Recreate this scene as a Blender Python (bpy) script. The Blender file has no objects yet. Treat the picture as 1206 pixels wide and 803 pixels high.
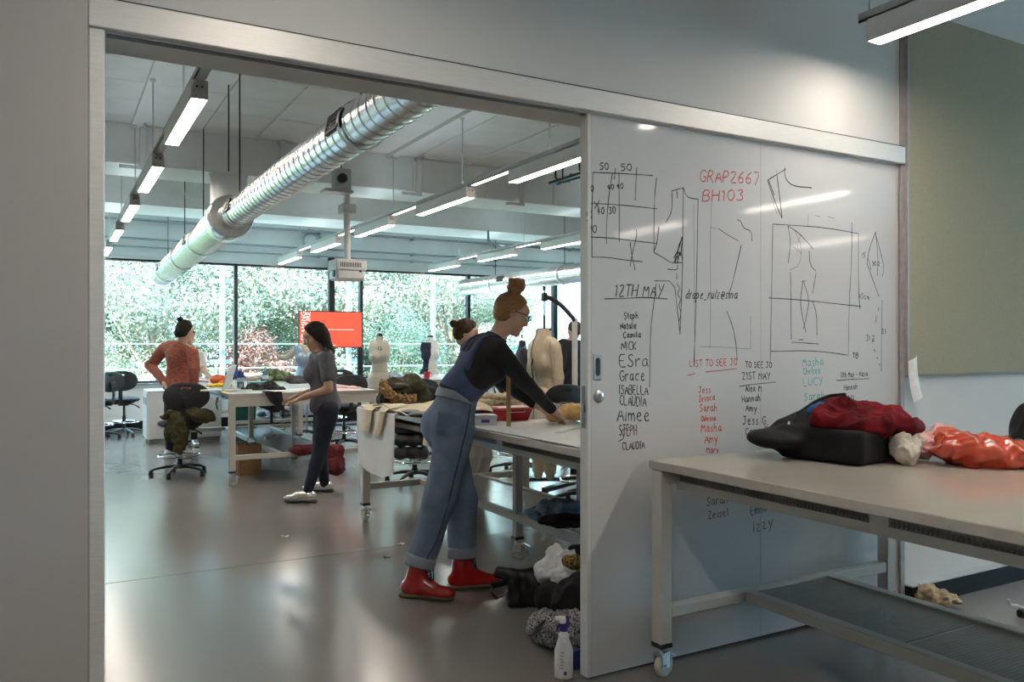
import bpy, bmesh, math, random
import numpy as np
from mathutils import Vector, Matrix, Euler, noise as mnoise

# ------------------------------------------------------------------ camera, world, sun, exposure
scene = bpy.context.scene
C = scene.collection
FPX, CXP, CYP = 964.0, 603.0, 405.0            # focal length and horizon in photo pixels (1206 x 803)
EYE = 1.40
YAW = math.atan2(543.0, FPX)
SY, CY = math.sin(YAW), math.cos(YAW)
cam_d = bpy.data.cameras.new('camera'); cam = bpy.data.objects.new('camera', cam_d); C.objects.link(cam)
cam_d.sensor_width = 36.0; cam_d.lens = FPX / 1206.0 * 36.0
cam_d.shift_y = (CYP - 401.5) / 1206.0
cam_d.clip_start = 0.05; cam_d.clip_end = 300
cam.location = (0, 0, EYE); cam.rotation_euler = (math.pi / 2, 0, -YAW)
scene.camera = cam

world = bpy.data.worlds.new('world'); scene.world = world; world.use_nodes = True
wnt = world.node_tree
bg = wnt.nodes['Background']
bg.inputs[0].default_value = (0.52, 0.80, 1.0, 1); bg.inputs[1].default_value = 13.0

sun_d = bpy.data.lights.new('sun', 'SUN'); sun = bpy.data.objects.new('sun', sun_d); C.objects.link(sun)
sun_d.energy = 30.0; sun_d.color = (1.0, 0.94, 0.84); sun_d.angle = 0.009
sun.rotation_euler = Vector((0.74, 0.16, -0.64)).to_track_quat('-Z', 'Y').to_euler()
sun.location = (0, -5, 12)

vs = scene.view_settings
vs.view_transform = 'Standard'; vs.look = 'None'; vs.gamma = 1.0; vs.use_curve_mapping = False
vs.exposure = 0.32
FIX_STRENGTH = 46.0                              # the linear lamps
FIX_COLOR = (1.0, 0.90, 0.78)
try:
    scene.cycles.max_bounces = 9; scene.cycles.diffuse_bounces = 4; scene.cycles.glossy_bounces = 4
    scene.cycles.transparent_max_bounces = 16; scene.cycles.caustics_reflective = False
    scene.cycles.caustics_refractive = False; scene.cycles.sample_clamp_indirect = 6.0
except Exception:
    pass
rnd = random.Random(7)

# ------------------------------------------------------------------ from a photo pixel to a place
def ray(px):
    u = (px - CXP) / FPX
    return SY + CY * u, CY - SY * u
def P(px, py, t):                                # pixel + distance along the view axis
    a, b = ray(px); return Vector((a * t, b * t, EYE + (CYP - py) / FPX * t))
def PZ(px, py, z):                               # pixel + height
    return P(px, py, (EYE - z) * FPX / (py - CYP))
def PY(px, py, y):                               # pixel + world y
    return P(px, py, y / ray(px)[1])

# ------------------------------------------------------------------ materials
MATS = {}
def mat(name, col, rough=0.6, metal=0.0, var=0.06, scale=20.0, bump=0.0, bscale=60.0, emit=None, spec=0.5,
        col2=None, alpha=None, coat=0.0, sheen=0.0, transm=0.0, stretch=None, detail=3.0):
    if name in MATS: return MATS[name]
    m = bpy.data.materials.new(name); m.use_nodes = True
    nt = m.node_tree; N = nt.nodes; L = nt.links
    b = N['Principled BSDF']
    tc = N.new('ShaderNodeTexCoord')
    vec = tc.outputs['Object']
    if stretch:
        mp = N.new('ShaderNodeMapping'); mp.inputs['Scale'].default_value = stretch
        L.new(vec, mp.inputs['Vector']); vec = mp.outputs['Vector']
    nz = N.new('ShaderNodeTexNoise'); nz.inputs['Scale'].default_value = scale; nz.inputs['Detail'].default_value = detail
    L.new(vec, nz.inputs['Vector'])
    rp = N.new('ShaderNodeValToRGB')
    c1 = [max(0, c * (1 - var)) for c in col[:3]]; c2 = [min(1, c * (1 + var)) for c in (col2 or col)[:3]]
    if col2: c1 = list(col[:3]); c2 = list(col2[:3])
    rp.color_ramp.elements[0].position = 0.35; rp.color_ramp.elements[1].position = 0.65
    rp.color_ramp.elements[0].color = (*c1, 1); rp.color_ramp.elements[1].color = (*c2, 1)
    L.new(nz.outputs['Fac'], rp.inputs['Fac']); L.new(rp.outputs['Color'], b.inputs['Base Color'])
    b.inputs['Roughness'].default_value = rough; b.inputs['Metallic'].default_value = metal
    b.inputs['Specular IOR Level'].default_value = spec
    b.inputs['Coat Weight'].default_value = coat
    b.inputs['Sheen Weight'].default_value = sheen
    b.inputs['Transmission Weight'].default_value = transm
    if emit:
        b.inputs['Emission Color'].default_value = (*emit[:3], 1); b.inputs['Emission Strength'].default_value = emit[3]
    if alpha is not None: b.inputs['Alpha'].default_value = alpha
    if bump:
        n2 = N.new('ShaderNodeTexNoise'); n2.inputs['Scale'].default_value = bscale; n2.inputs['Detail'].default_value = 4
        L.new(vec, n2.inputs['Vector'])
        bp = N.new('ShaderNodeBump'); bp.inputs['Strength'].default_value = bump; bp.inputs['Distance'].default_value = 0.01
        L.new(n2.outputs['Fac'], bp.inputs['Height']); L.new(bp.outputs['Normal'], b.inputs['Normal'])
    MATS[name] = m
    return m

def thin_glass(name, tint=(0.86, 0.95, 0.96), rough=0.0, fac=0.08):
    m = bpy.data.materials.new(name); m.use_nodes = True
    nt = m.node_tree; N = nt.nodes; L = nt.links
    for n in list(N):
        if n.type != 'OUTPUT_MATERIAL': N.remove(n)
    out = [n for n in N if n.type == 'OUTPUT_MATERIAL'][0]
    tr = N.new('ShaderNodeBsdfTransparent'); tr.inputs[0].default_value = (*tint, 1)
    gl = N.new('ShaderNodeBsdfGlossy'); gl.inputs['Roughness'].default_value = rough
    fr = N.new('ShaderNodeLayerWeight'); fr.inputs[0].default_value = fac
    mx = N.new('ShaderNodeMixShader')
    L.new(fr.outputs['Fresnel'], mx.inputs[0]); L.new(tr.outputs[0], mx.inputs[1]); L.new(gl.outputs[0], mx.inputs[2])
    L.new(mx.outputs[0], out.inputs[0])
    MATS[name] = m
    return m

def perforated(name, col, pitch=0.012, thr=0.30, axes='XY'):
    """sheet metal punched with round holes on a grid (real openings)"""
    m = mat(name, col, 0.45, 0.2)
    nt = m.node_tree; N = nt.nodes; L = nt.links
    b = N['Principled BSDF']
    tc = N.new('ShaderNodeTexCoord')
    sep = N.new('ShaderNodeSeparateXYZ'); L.new(tc.outputs['Object'], sep.inputs[0])
    sq = []
    for a in axes:
        md = N.new('ShaderNodeMath'); md.operation = 'MODULO'
        ad = N.new('ShaderNodeMath'); ad.operation = 'ADD'; ad.inputs[1].default_value = 50.0
        L.new(sep.outputs[a], ad.inputs[0]); L.new(ad.outputs[0], md.inputs[0]); md.inputs[1].default_value = pitch
        sb = N.new('ShaderNodeMath'); sb.operation = 'SUBTRACT'; L.new(md.outputs[0], sb.inputs[0]); sb.inputs[1].default_value = pitch / 2
        mu = N.new('ShaderNodeMath'); mu.operation = 'MULTIPLY'; L.new(sb.outputs[0], mu.inputs[0]); L.new(sb.outputs[0], mu.inputs[1])
        sq.append(mu)
    su = N.new('ShaderNodeMath'); su.operation = 'ADD'; L.new(sq[0].outputs[0], su.inputs[0]); L.new(sq[1].outputs[0], su.inputs[1])
    gt = N.new('ShaderNodeMath'); gt.operation = 'GREATER_THAN'; gt.inputs[1].default_value = (pitch * thr) ** 2
    L.new(su.outputs[0], gt.inputs[0]); L.new(gt.outputs[0], b.inputs['Alpha'])
    return m

# ------------------------------------------------------------------ mesh collecting
class MB:
    def __init__(s): s.v = []; s.f = []
    def add(s, vs_, fs):
        o = len(s.v); s.v += [tuple(v) for v in vs_]; s.f += [tuple(i + o for i in f) for f in fs]; return s
    def box(s, c, d, rot=None, bev=0.0):
        hx, hy, hz = d[0] / 2, d[1] / 2, d[2] / 2
        if bev > 0:
            b = min(bev, hx * .9, hy * .9, hz * .9)
            vs_ = []; idx = {}
            for sx in (-1, 1):
                for sy_ in (-1, 1):
                    for sz in (-1, 1):
                        for k, (ax, ay, az) in enumerate(((0, b, b), (b, 0, b), (b, b, 0))):
                            idx[sx, sy_, sz, k] = len(vs_)
                            vs_.append(Vector((sx * (hx - ax), sy_ * (hy - ay), sz * (hz - az))))
            fs = []
            for k, order in ((0, ((-1, -1), (1, -1), (1, 1), (-1, 1))), (1, ((-1, -1), (1, -1), (1, 1), (-1, 1))), (2, ((-1, -1), (1, -1), (1, 1), (-1, 1)))):
                for sg in (-1, 1):
                    q = []
                    for p_, q_ in order:
                        key = [0, 0, 0]; key[k] = sg; o = [i for i in range(3) if i != k]; key[o[0]] = p_; key[o[1]] = q_
                        q.append(idx[key[0], key[1], key[2], k])
                    fs.append(q)
            for a in range(3):                     # edge chamfers along axis a
                o = [i for i in range(3) if i != a]
                for p_ in (-1, 1):
                    for q_ in (-1, 1):
                        def K(sa, k):
                            key = [0, 0, 0]; key[a] = sa; key[o[0]] = p_; key[o[1]] = q_
                            return idx[key[0], key[1], key[2], k]
                        fs.append((K(-1, o[0]), K(1, o[0]), K(1, o[1]), K(-1, o[1])))
            for sx in (-1, 1):
                for sy_ in (-1, 1):
                    for sz in (-1, 1):
                        fs.append(tuple(idx[sx, sy_, sz, k] for k in range(3)))
        else:
            vs_ = [Vector((x, y, z)) for x in (-hx, hx) for y in (-hy, hy) for z in (-hz, hz)]
            fs = [(0, 1, 3, 2), (4, 6, 7, 5), (0, 4, 5, 1), (2, 3, 7, 6), (0, 2, 6, 4), (1, 5, 7, 3)]
        M = rot if rot is not None else Matrix.Identity(3)
        c = Vector(c)
        return s.add([c + M @ v for v in vs_], fs)
    def bb(s, x0, x1, y0, y1, z0, z1, bev=0.0):
        return s.box(((x0 + x1) / 2, (y0 + y1) / 2, (z0 + z1) / 2), (x1 - x0, y1 - y0, z1 - z0), None, bev)
    def cyl(s, p0, p1, r0, r1=None, n=12, caps=True):
        r1 = r0 if r1 is None else r1
        p0, p1 = Vector(p0), Vector(p1); ax = (p1 - p0)
        if ax.length < 1e-9: return s
        ax.normalize(); a = ax.orthogonal().normalized(); b = ax.cross(a)
        vs_ = []
        for p, r in ((p0, r0), (p1, r1)):
            for k in range(n):
                t = 2 * math.pi * k / n; vs_.append(p + (a * math.cos(t) + b * math.sin(t)) * r)
        fs = [(k, (k + 1) % n, n + (k + 1) % n, n + k) for k in range(n)]
        if caps: fs += [tuple(range(n - 1, -1, -1)), tuple(range(n, 2 * n))]
        return s.add(vs_, fs)
    def bar(s, p0, p1, w, h, up=(0, 0, 1)):        # rectangular bar between two points
        p0, p1 = Vector(p0), Vector(p1); ax = (p1 - p0); Ln = ax.length; ax.normalize()
        up = Vector(up); sd = ax.cross(up)
        if sd.length < 1e-5: sd = ax.orthogonal()
        sd.normalize(); u2 = sd.cross(ax)
        M = Matrix((ax, sd, u2)).transposed()
        return s.box((p0 + p1) / 2, (Ln, w, h), M)
    def tube(s, pts, r, n=8, caps=True, closed=False, flat=None):
        pts = [Vector(p) for p in pts]; m = len(pts)
        rr = r if isinstance(r, (list, tuple)) else [r] * m
        vs_ = []; prev = None
        for i, p in enumerate(pts):
            if closed: d = pts[(i + 1) % m] - pts[i - 1]
            else: d = pts[min(i + 1, m - 1)] - pts[max(i - 1, 0)]
            d.normalize()
            if prev is None: a = d.orthogonal().normalized() if flat is None else (Vector(flat) - d * Vector(flat).dot(d)).normalized()
            else:
                a = prev - d * prev.dot(d)
                a = a.normalized() if a.length > 1e-6 else d.orthogonal().normalized()
            prev = a; b = d.cross(a)
            ra, rb = (rr[i] if isinstance(rr[i], tuple) else (rr[i], rr[i]))
            for k in range(n):
                t = 2 * math.pi * k / n; vs_.append(p + a * math.cos(t) * ra + b * math.sin(t) * rb)
        fs = []
        for i in range(m if closed else m - 1):
            j = (i + 1) % m
            for k in range(n): fs.append((i * n + k, i * n + (k + 1) % n, j * n + (k + 1) % n, j * n + k))
        if caps and not closed: fs += [tuple(range(n - 1, -1, -1)), tuple(range((m - 1) * n, m * n))]
        return s.add(vs_, fs)
    def lathe(s, prof, n=24, c=(0, 0, 0), axis='z', caps=True):
        vs_ = []; c = Vector(c); m = len(prof)
        for r, z in prof:
            for k in range(n):
                t = 2 * math.pi * k / n; x, y = r * math.cos(t), r * math.sin(t)
                q = (x, y, z) if axis == 'z' else ((x, z, y) if axis == 'y' else (z, x, y))
                vs_.append(c + Vector(q))
        fs = [(i * n + k, i * n + (k + 1) % n, (i + 1) * n + (k + 1) % n, (i + 1) * n + k) for i in range(m - 1) for k in range(n)]
        if caps: fs += [tuple(range(n - 1, -1, -1)), tuple(range((m - 1) * n, m * n))]
        return s.add(vs_, fs)
    def ell(s, c, r, rot=None, nu=14, nv=9):
        vs_ = []; c = Vector(c); M = rot if rot is not None else Matrix.Identity(3)
        vs_.append(c + M @ Vector((0, 0, -r[2])))
        for i in range(1, nv):
            ph = -math.pi / 2 + math.pi * i / nv
            for k in range(nu):
                t = 2 * math.pi * k / nu
                vs_.append(c + M @ Vector((r[0] * math.cos(ph) * math.cos(t), r[1] * math.cos(ph) * math.sin(t), r[2] * math.sin(ph))))
        vs_.append(c + M @ Vector((0, 0, r[2])))
        fs = [(0, 1 + (k + 1) % nu, 1 + k) for k in range(nu)]
        for i in range(nv - 2):
            for k in range(nu):
                a = 1 + i * nu; fs.append((a + k, a + (k + 1) % nu, a + nu + (k + 1) % nu, a + nu + k))
        a = 1 + (nv - 2) * nu; e = len(vs_) - 1
        fs += [(a + k, a + (k + 1) % nu, e) for k in range(nu)]
        return s.add(vs_, fs)
    def prism(s, pts, ext):                        # planar outline (3-D points) pushed along ext
        n = len(pts); e = Vector(ext); pts = [Vector(p) for p in pts]
        fs = [tuple(range(n - 1, -1, -1)), tuple(range(n, 2 * n))] + [(k, (k + 1) % n, n + (k + 1) % n, n + k) for k in range(n)]
        return s.add(pts + [p + e for p in pts], fs)
    def sheet(s, fn, nu, nv, th=0.0, nrm=None):    # fn(u,v) -> point; th gives it thickness
        A = [[Vector(fn(i / nu, j / nv)) for j in range(nv + 1)] for i in range(nu + 1)]
        W = nv + 1; top = [A[i][j] for i in range(nu + 1) for j in range(nv + 1)]
        fs = [(i * W + j, (i + 1) * W + j, (i + 1) * W + j + 1, i * W + j + 1) for i in range(nu) for j in range(nv)]
        if th <= 0: return s.add(top, fs)
        bot = []
        for i in range(nu + 1):
            for j in range(nv + 1):
                du = A[min(i + 1, nu)][j] - A[max(i - 1, 0)][j]; dv = A[i][min(j + 1, nv)] - A[i][max(j - 1, 0)]
                n_ = du.cross(dv); n_ = n_.normalized() if n_.length > 1e-9 else Vector((0, 0, 1))
                bot.append(A[i][j] - n_ * th)
        o = len(top)
        fs2 = [tuple(o + k for k in reversed(f)) for f in fs]
        for i in range(nu): fs2 += [(i * W, o + i * W, o + (i + 1) * W, (i + 1) * W), (i * W + nv, (i + 1) * W + nv, o + (i + 1) * W + nv, o + i * W + nv)]
        for j in range(nv): fs2 += [(j, j + 1, o + j + 1, o + j), (nu * W + j, o + nu * W + j, o + nu * W + j + 1, nu * W + j + 1)]
        return s.add(top + bot, fs + fs2)
    def xf(s, M):
        s.v = [tuple(M @ Vector(v)) for v in s.v]; return s

def mesh_of(name, mb, m, smooth=35.0):
    me = bpy.data.meshes.new(name)
    me.from_pydata(mb.v, [], mb.f); me.update()
    bm = bmesh.new(); bm.from_mesh(me); bmesh.ops.recalc_face_normals(bm, faces=bm.faces); bm.to_mesh(me); bm.free()
    if m is not None:
        for q in (m if isinstance(m, (list, tuple)) else [m]): me.materials.append(q)
    if smooth and len(me.polygons):
        me.polygons.foreach_set('use_smooth', [True] * len(me.polygons))
        try: me.set_sharp_from_angle(angle=math.radians(smooth))
        except Exception: pass
    me.update()
    return me

def tag(o, label=None, cat=None, group=None, kind=None):
    if label: o['label'] = label
    if cat: o['category'] = cat
    if group: o['group'] = group
    if kind: o['kind'] = kind
    return o
def part(name, mb, m, parent=None, smooth=35.0, label=None, kind=None, world=None):
    """one mesh object; world = location of the thing's root when mb is in world coordinates"""
    if world is not None: mb.xf(Matrix.Translation(-Vector(world)))
    me = mesh_of(name, mb, m, smooth) if isinstance(mb, MB) else mb
    o = bpy.data.objects.new(name, me); C.objects.link(o)
    if parent is not None: o.parent = parent
    if label: o['label'] = label
    if kind: o['kind'] = kind
    return o
def inst(name, me, parent=None, loc=(0, 0, 0), rot=None):
    o = bpy.data.objects.new(name, me); C.objects.link(o); o.location = loc
    if rot: o.rotation_euler = rot
    if parent is not None: o.parent = parent
    return o
def thing(name, label, cat, loc=(0, 0, 0), rotz=0.0, group=None):
    o = bpy.data.objects.new(name, None); C.objects.link(o); o.empty_display_size = 0.1
    o.location = loc; o.rotation_euler = (0, 0, rotz)
    return tag(o, label, cat, group)
def struct(name, mb, m, parent=None, smooth=35.0):
    o = part(name, mb, m, parent, smooth)
    if parent is None: o['kind'] = 'structure'
    return o
def copy_tree(o, parent=None):
    c = o.copy(); C.objects.link(c)
    if parent is not None: c.parent = parent
    for ch in list(o.children): copy_tree(ch, c)
    return c

# ------------------------------------------------------------------ smooth solids from blended shapes (surface nets)
def rotm(f, u):
    """matrix whose columns are forward, left, up"""
    f = Vector(f).normalized(); u = Vector(u); l = u.cross(f).normalized(); u = f.cross(l)
    return Matrix((f, l, u)).transposed()
class SD:
    """a solid: capsules, ellipsoids and boxes blended together"""
    def __init__(s, k=0.02): s.pr = []; s.k = k; s.clips = []
    def cap(s, p0, r0, p1, r1=None, sq=None, k=None, neg=False):
        """tapered capsule; sq = (axis, factor) makes its section narrower along axis"""
        s.pr.append(('c', Vector(p0), r0, Vector(p1), r0 if r1 is None else r1, sq, s.k if k is None else k, neg)); return s
    def ell(s, c, r, M=None, k=None, neg=False):
        s.pr.append(('e', Vector(c), r, M, None, None, s.k if k is None else k, neg)); return s
    def box(s, c, h, M=None, rd=0.01, k=None, neg=False):
        s.pr.append(('b', Vector(c), h, M, rd, None, s.k if k is None else k, neg)); return s
    def clip(s, fn): s.clips.append(fn); return s
    def plane(s, p, n):                             # cut away what lies on the n side of p
        p = Vector(p); n = Vector(n).normalized()
        return s.clip(lambda X, Y, Z: (X - p.x) * n.x + (Y - p.y) * n.y + (Z - p.z) * n.z)
    def grown(s, d):
        o = SD(s.k)
        for q in s.pr:
            q = list(q)
            if q[0] == 'c': q[2] += d; q[4] += d
            elif q[0] == 'e': q[2] = tuple(a + d for a in q[2])
            else: q[2] = tuple(a + d for a in q[2])
            o.pr.append(tuple(q))
        return o
    def bounds(s):
        lo = np.full(3, 1e9); hi = np.full(3, -1e9)
        for q in s.pr:
            if q[7]: continue
            a, b = s._bb(q); lo = np.minimum(lo, a); hi = np.maximum(hi, b)
        return lo, hi
    def _bb(s, q):
        if q[0] == 'c':
            r = max(q[2], q[4]) ; pts = np.array([q[1], q[3]]); return pts.min(0) - r, pts.max(0) + r
        R = max(q[2]) if q[3] is not None else None
        c = np.array(q[1]); h = np.array(q[2]) if R is None else np.full(3, R * (1.0 if q[0] == 'e' else 1.75))
        return c - h, c + h
    def mesh(s, h=0.012, noise_amp=0.0, noise_scale=8.0, disp=None):
        lo, hi = s.bounds(); pad = 3 * h + (noise_amp if noise_amp else 0)
        lo = lo - pad; hi = hi + pad
        n = np.ceil((hi - lo) / h).astype(int) + 1
        ax = [lo[i] + h * np.arange(n[i]) for i in range(3)]
        D = np.full(n, 0.6, dtype=np.float32)
        for q in s.pr:
            a, b = s._bb(q); m = q[6] * 1.6 + 3 * h
            i0 = np.clip(np.floor((a - m - lo) / h).astype(int), 0, n - 1); i1 = np.clip(np.ceil((b + m - lo) / h).astype(int) + 1, 1, n)
            if np.any(i1 <= i0): continue
            sl = tuple(slice(i0[i], i1[i]) for i in range(3))
            X, Y, Z = np.meshgrid(ax[0][sl[0]], ax[1][sl[1]], ax[2][sl[2]], indexing='ij')
            if q[0] == 'c':
                p0, p1 = np.array(q[1]), np.array(q[3]); d = p1 - p0; L2 = max(float(d @ d), 1e-12)
                dx, dy, dz = X - p0[0], Y - p0[1], Z - p0[2]
                t = np.clip((dx * d[0] + dy * d[1] + dz * d[2]) / L2, 0, 1)
                ex, ey, ez = dx - t * d[0], dy - t * d[1], dz - t * d[2]
                if q[5] is not None:
                    a_ = np.array(Vector(q[5][0]).normalized()); f_ = 1.0 / q[5][1] - 1.0
                    w = (ex * a_[0] + ey * a_[1] + ez * a_[2]) * f_
                    ex, ey, ez = ex + w * a_[0], ey + w * a_[1], ez + w * a_[2]
                R = q[2] + t * (q[4] - q[2])
                dd = np.sqrt(ex * ex + ey * ey + ez * ez) - R
                if q[5] is not None: dd = dd * min(1.0, q[5][1] + 0.25)
            else:
                c = np.array(q[1]); dx, dy, dz = X - c[0], Y - c[1], Z - c[2]
                if q[3] is not None:
                    M = np.array(q[3]); dx, dy, dz = (dx * M[0, i] + dy * M[1, i] + dz * M[2, i] for i in range(3))
                r = q[2]
                if q[0] == 'e':
                    k0 = np.sqrt((dx / r[0]) ** 2 + (dy / r[1]) ** 2 + (dz / r[2]) ** 2) + 1e-9
                    k1 = np.sqrt((dx / r[0] ** 2) ** 2 + (dy / r[1] ** 2) ** 2 + (dz / r[2] ** 2) ** 2) + 1e-9
                    dd = k0 * (k0 - 1) / k1
                else:
                    rd = min(q[4], min(r) * 0.98)
                    ax_, ay_, az_ = np.abs(dx) - r[0] + rd, np.abs(dy) - r[1] + rd, np.abs(dz) - r[2] + rd
                    dd = np.sqrt(np.maximum(ax_, 0) ** 2 + np.maximum(ay_, 0) ** 2 + np.maximum(az_, 0) ** 2) + np.minimum(np.maximum(np.maximum(ax_, ay_), az_), 0) - rd
            k = max(q[6], 1e-5); cur = D[sl]
            if q[7]:
                dd = -dd; g = np.clip(0.5 - 0.5 * (cur - dd) / k, 0, 1)
                D[sl] = cur * (1 - g) + dd * g + k * g * (1 - g)
            else:
                g = np.clip(0.5 + 0.5 * (dd - cur) / k, 0, 1)
                D[sl] = dd * (1 - g) + cur * g - k * g * (1 - g)
        if s.clips:
            X, Y, Z = np.meshgrid(*ax, indexing='ij')
            for fn in s.clips: D = np.maximum(D, fn(X, Y, Z))
        D[0], D[-1] = np.maximum(D[0], h), np.maximum(D[-1], h); D[:, 0], D[:, -1] = np.maximum(D[:, 0], h), np.maximum(D[:, -1], h)
        D[:, :, 0], D[:, :, -1] = np.maximum(D[:, :, 0], h), np.maximum(D[:, :, -1], h)
        V, F = surface_net(D, lo, h)
        mb = MB(); mb.v = V; mb.f = F
        if (noise_amp or disp) and len(V):
            nr = vert_normals(V, F)
            out = []
            for p, q in zip(V, nr):
                pv = Vector(p)
                a = noise_amp * mnoise.noise(pv * noise_scale) if noise_amp else 0.0
                if disp: a += disp(pv)
                out.append((p[0] + q[0] * a, p[1] + q[1] * a, p[2] + q[2] * a))
            mb.v = out
        return mb
def vert_normals(V, F):
    V = np.array(V); F = np.array(F)
    n = np.cross(V[F[:, 2]] - V[F[:, 0]], V[F[:, 3]] - V[F[:, 1]])
    N = np.zeros_like(V)
    for k in range(4): np.add.at(N, F[:, k], n)
    N /= (np.linalg.norm(N, axis=1, keepdims=True) + 1e-12)
    return N
def surface_net(D, lo, h):
    ins = D < 0
    nx, ny, nz = D.shape
    sh = (nx - 1, ny - 1, nz - 1)
    cnt = np.zeros(sh, np.int8)
    for i in (0, 1):
        for j in (0, 1):
            for k in (0, 1): cnt += ins[i:nx - 1 + i, j:ny - 1 + j, k:nz - 1 + k]
    act = (cnt > 0) & (cnt < 8)
    I = np.argwhere(act)
    if len(I) == 0: return [], []
    idm = -np.ones(sh, np.int64); idm[act] = np.arange(len(I))
    acc = np.zeros((len(I), 3)); w = np.zeros(len(I))
    corners = [(i, j, k) for i in (0, 1) for j in (0, 1) for k in (0, 1)]
    for a in corners:
        for ax in range(3):
            if a[ax] == 1: continue
            b = list(a); b[ax] = 1
            da = D[I[:, 0] + a[0], I[:, 1] + a[1], I[:, 2] + a[2]].astype(float); db = D[I[:, 0] + b[0], I[:, 1] + b[1], I[:, 2] + b[2]].astype(float)
            m = (da < 0) != (db < 0)
            t = np.where(m, da / np.where(m, da - db, 1), 0)
            p = np.tile(np.array(a, float), (len(I), 1)); p[:, ax] = t
            acc[m] += p[m]; w[m] += 1
    V = (I + acc / w[:, None]) * h + lo
    F = []
    for ax in range(3):
        o = [q for q in range(3) if q != ax]
        s0 = [slice(None)] * 3; s1 = [slice(None)] * 3
        s0[ax] = slice(0, -1); s1[ax] = slice(1, None)
        A, B = ins[tuple(s0)], ins[tuple(s1)]
        E = np.argwhere(A != B)
        E = E[(E[:, o[0]] > 0) & (E[:, o[1]] > 0) & (E[:, o[0]] < D.shape[o[0]] - 1) & (E[:, o[1]] < D.shape[o[1]] - 1)]
        if not len(E): continue
        q = []
        for d0, d1 in ((1, 1), (0, 1), (0, 0), (1, 0)):
            e = E.copy(); e[:, o[0]] -= d0; e[:, o[1]] -= d1
            q.append(idm[e[:, 0], e[:, 1], e[:, 2]])
        q = np.stack(q, 1)
        flip = A[E[:, 0], E[:, 1], E[:, 2]] ^ (ax == 1)
        q[~flip] = q[~flip][:, ::-1]
        F.append(q)
    F = np.concatenate(F)
    return [tuple(v) for v in V.tolist()], [tuple(f) for f in F.tolist()]
def blob(name, sd, m, parent=None, h=0.012, noise_amp=0.0, noise_scale=8.0, disp=None, world=None, label=None, kind=None):
    mb = sd.mesh(h, noise_amp, noise_scale, disp)
    return part(name, mb, m, parent, 60.0, label, kind, world)
# ------------------------------------------------------------------ common materials
M_wall = mat('painted_plaster', (0.66, 0.64, 0.62), 0.75, var=0.015, scale=3, bump=0.02, bscale=200)
M_white = mat('white_paint', (0.80, 0.80, 0.79), 0.55, var=0.02, scale=4)
M_ceil = mat('ceiling_board', (0.84, 0.86, 0.85), 0.8, var=0.03, scale=2.5)
M_beam = mat('painted_beam', (0.85, 0.87, 0.86), 0.7, var=0.03, scale=3)
M_black = mat('black_plastic', (0.016, 0.016, 0.018), 0.45)
M_dark = mat('dark_anodised', (0.025, 0.027, 0.03), 0.4, 0.3)
M_alu = mat('brushed_aluminium', (0.70, 0.68, 0.66), 0.45, 0.25, var=0.04, scale=6, stretch=(2, 40, 40))
M_steel = mat('stainless_steel', (0.55, 0.55, 0.54), 0.28, 1.0, scale=30)
M_chrome = mat('chrome', (0.75, 0.76, 0.78), 0.12, 1.0)
M_board = mat('whiteboard_enamel', (0.60, 0.60, 0.61), 0.07, var=0.012, scale=2, spec=0.5)
M_edge = mat('door_edge_lacquer', (0.66, 0.65, 0.64), 0.4, var=0.02)
M_glass = thin_glass('window_glass')
M_pin = mat('felt_pinboard', (0.37, 0.345, 0.25), 0.95, var=0.06, scale=180, bump=0.25, bscale=500)
M_skirt = mat('black_skirting', (0.010, 0.011, 0.016), 0.6, spec=.2)

def floor_mat():
    m = mat('polished_floor', (0.225, 0.205, 0.19), 0.14, var=0.12, scale=.5, detail=3, spec=0.55, col2=(0.245, 0.225, 0.21))
    nt = m.node_tree; N = nt.nodes; L = nt.links; b = N['Principled BSDF']
    tc = [n for n in N if n.type == 'TEX_COORD'][0]
    nz = N.new('ShaderNodeTexNoise'); nz.inputs['Scale'].default_value = 1.5; nz.inputs['Detail'].default_value = 3
    L.new(tc.outputs['Object'], nz.inputs['Vector'])
    mr = N.new('ShaderNodeMapRange'); mr.inputs[1].default_value = 0.3; mr.inputs[2].default_value = 0.7
    mr.inputs[3].default_value = 0.19; mr.inputs[4].default_value = 0.24
    L.new(nz.outputs['Fac'], mr.inputs[0]); L.new(mr.outputs[0], b.inputs['Roughness'])
    n3 = N.new('ShaderNodeTexNoise'); n3.inputs['Scale'].default_value = 2.2; n3.inputs['Detail'].default_value = 2
    L.new(tc.outputs['Object'], n3.inputs['Vector'])
    bp = N.new('ShaderNodeBump'); bp.inputs['Strength'].default_value = 0.004; bp.inputs['Distance'].default_value = 0.02
    L.new(n3.outputs['Fac'], bp.inputs['Height']); L.new(bp.outputs['Normal'], b.inputs['Normal'])
    return m
M_floor = floor_mat()

# ------------------------------------------------------------------ the two rooms
YB, YF = 2.808, 14.6          # whiteboard face, far window wall
XL, XR = -2.2, 13.5
ZC = 3.65
# floor in slabs with a recessed joint between them
fl = MB(); fl.bb(XL - .3, XR + .3, -6.4, YF + .3, -0.22, -0.012)
FLOOR = struct('floor', fl, mat('joint_filler', (0.10, 0.095, 0.09), 0.6))
ys = [-6.3, 2.86, 5.33, 10.35, YF + .15]
for a, b in zip(ys[:-1], ys[1:]):
    part('floor_slab', MB().bb(XL - .2, XR + .2, a + .004, b - .004, -0.2, 0.0), M_floor, FLOOR)

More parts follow.
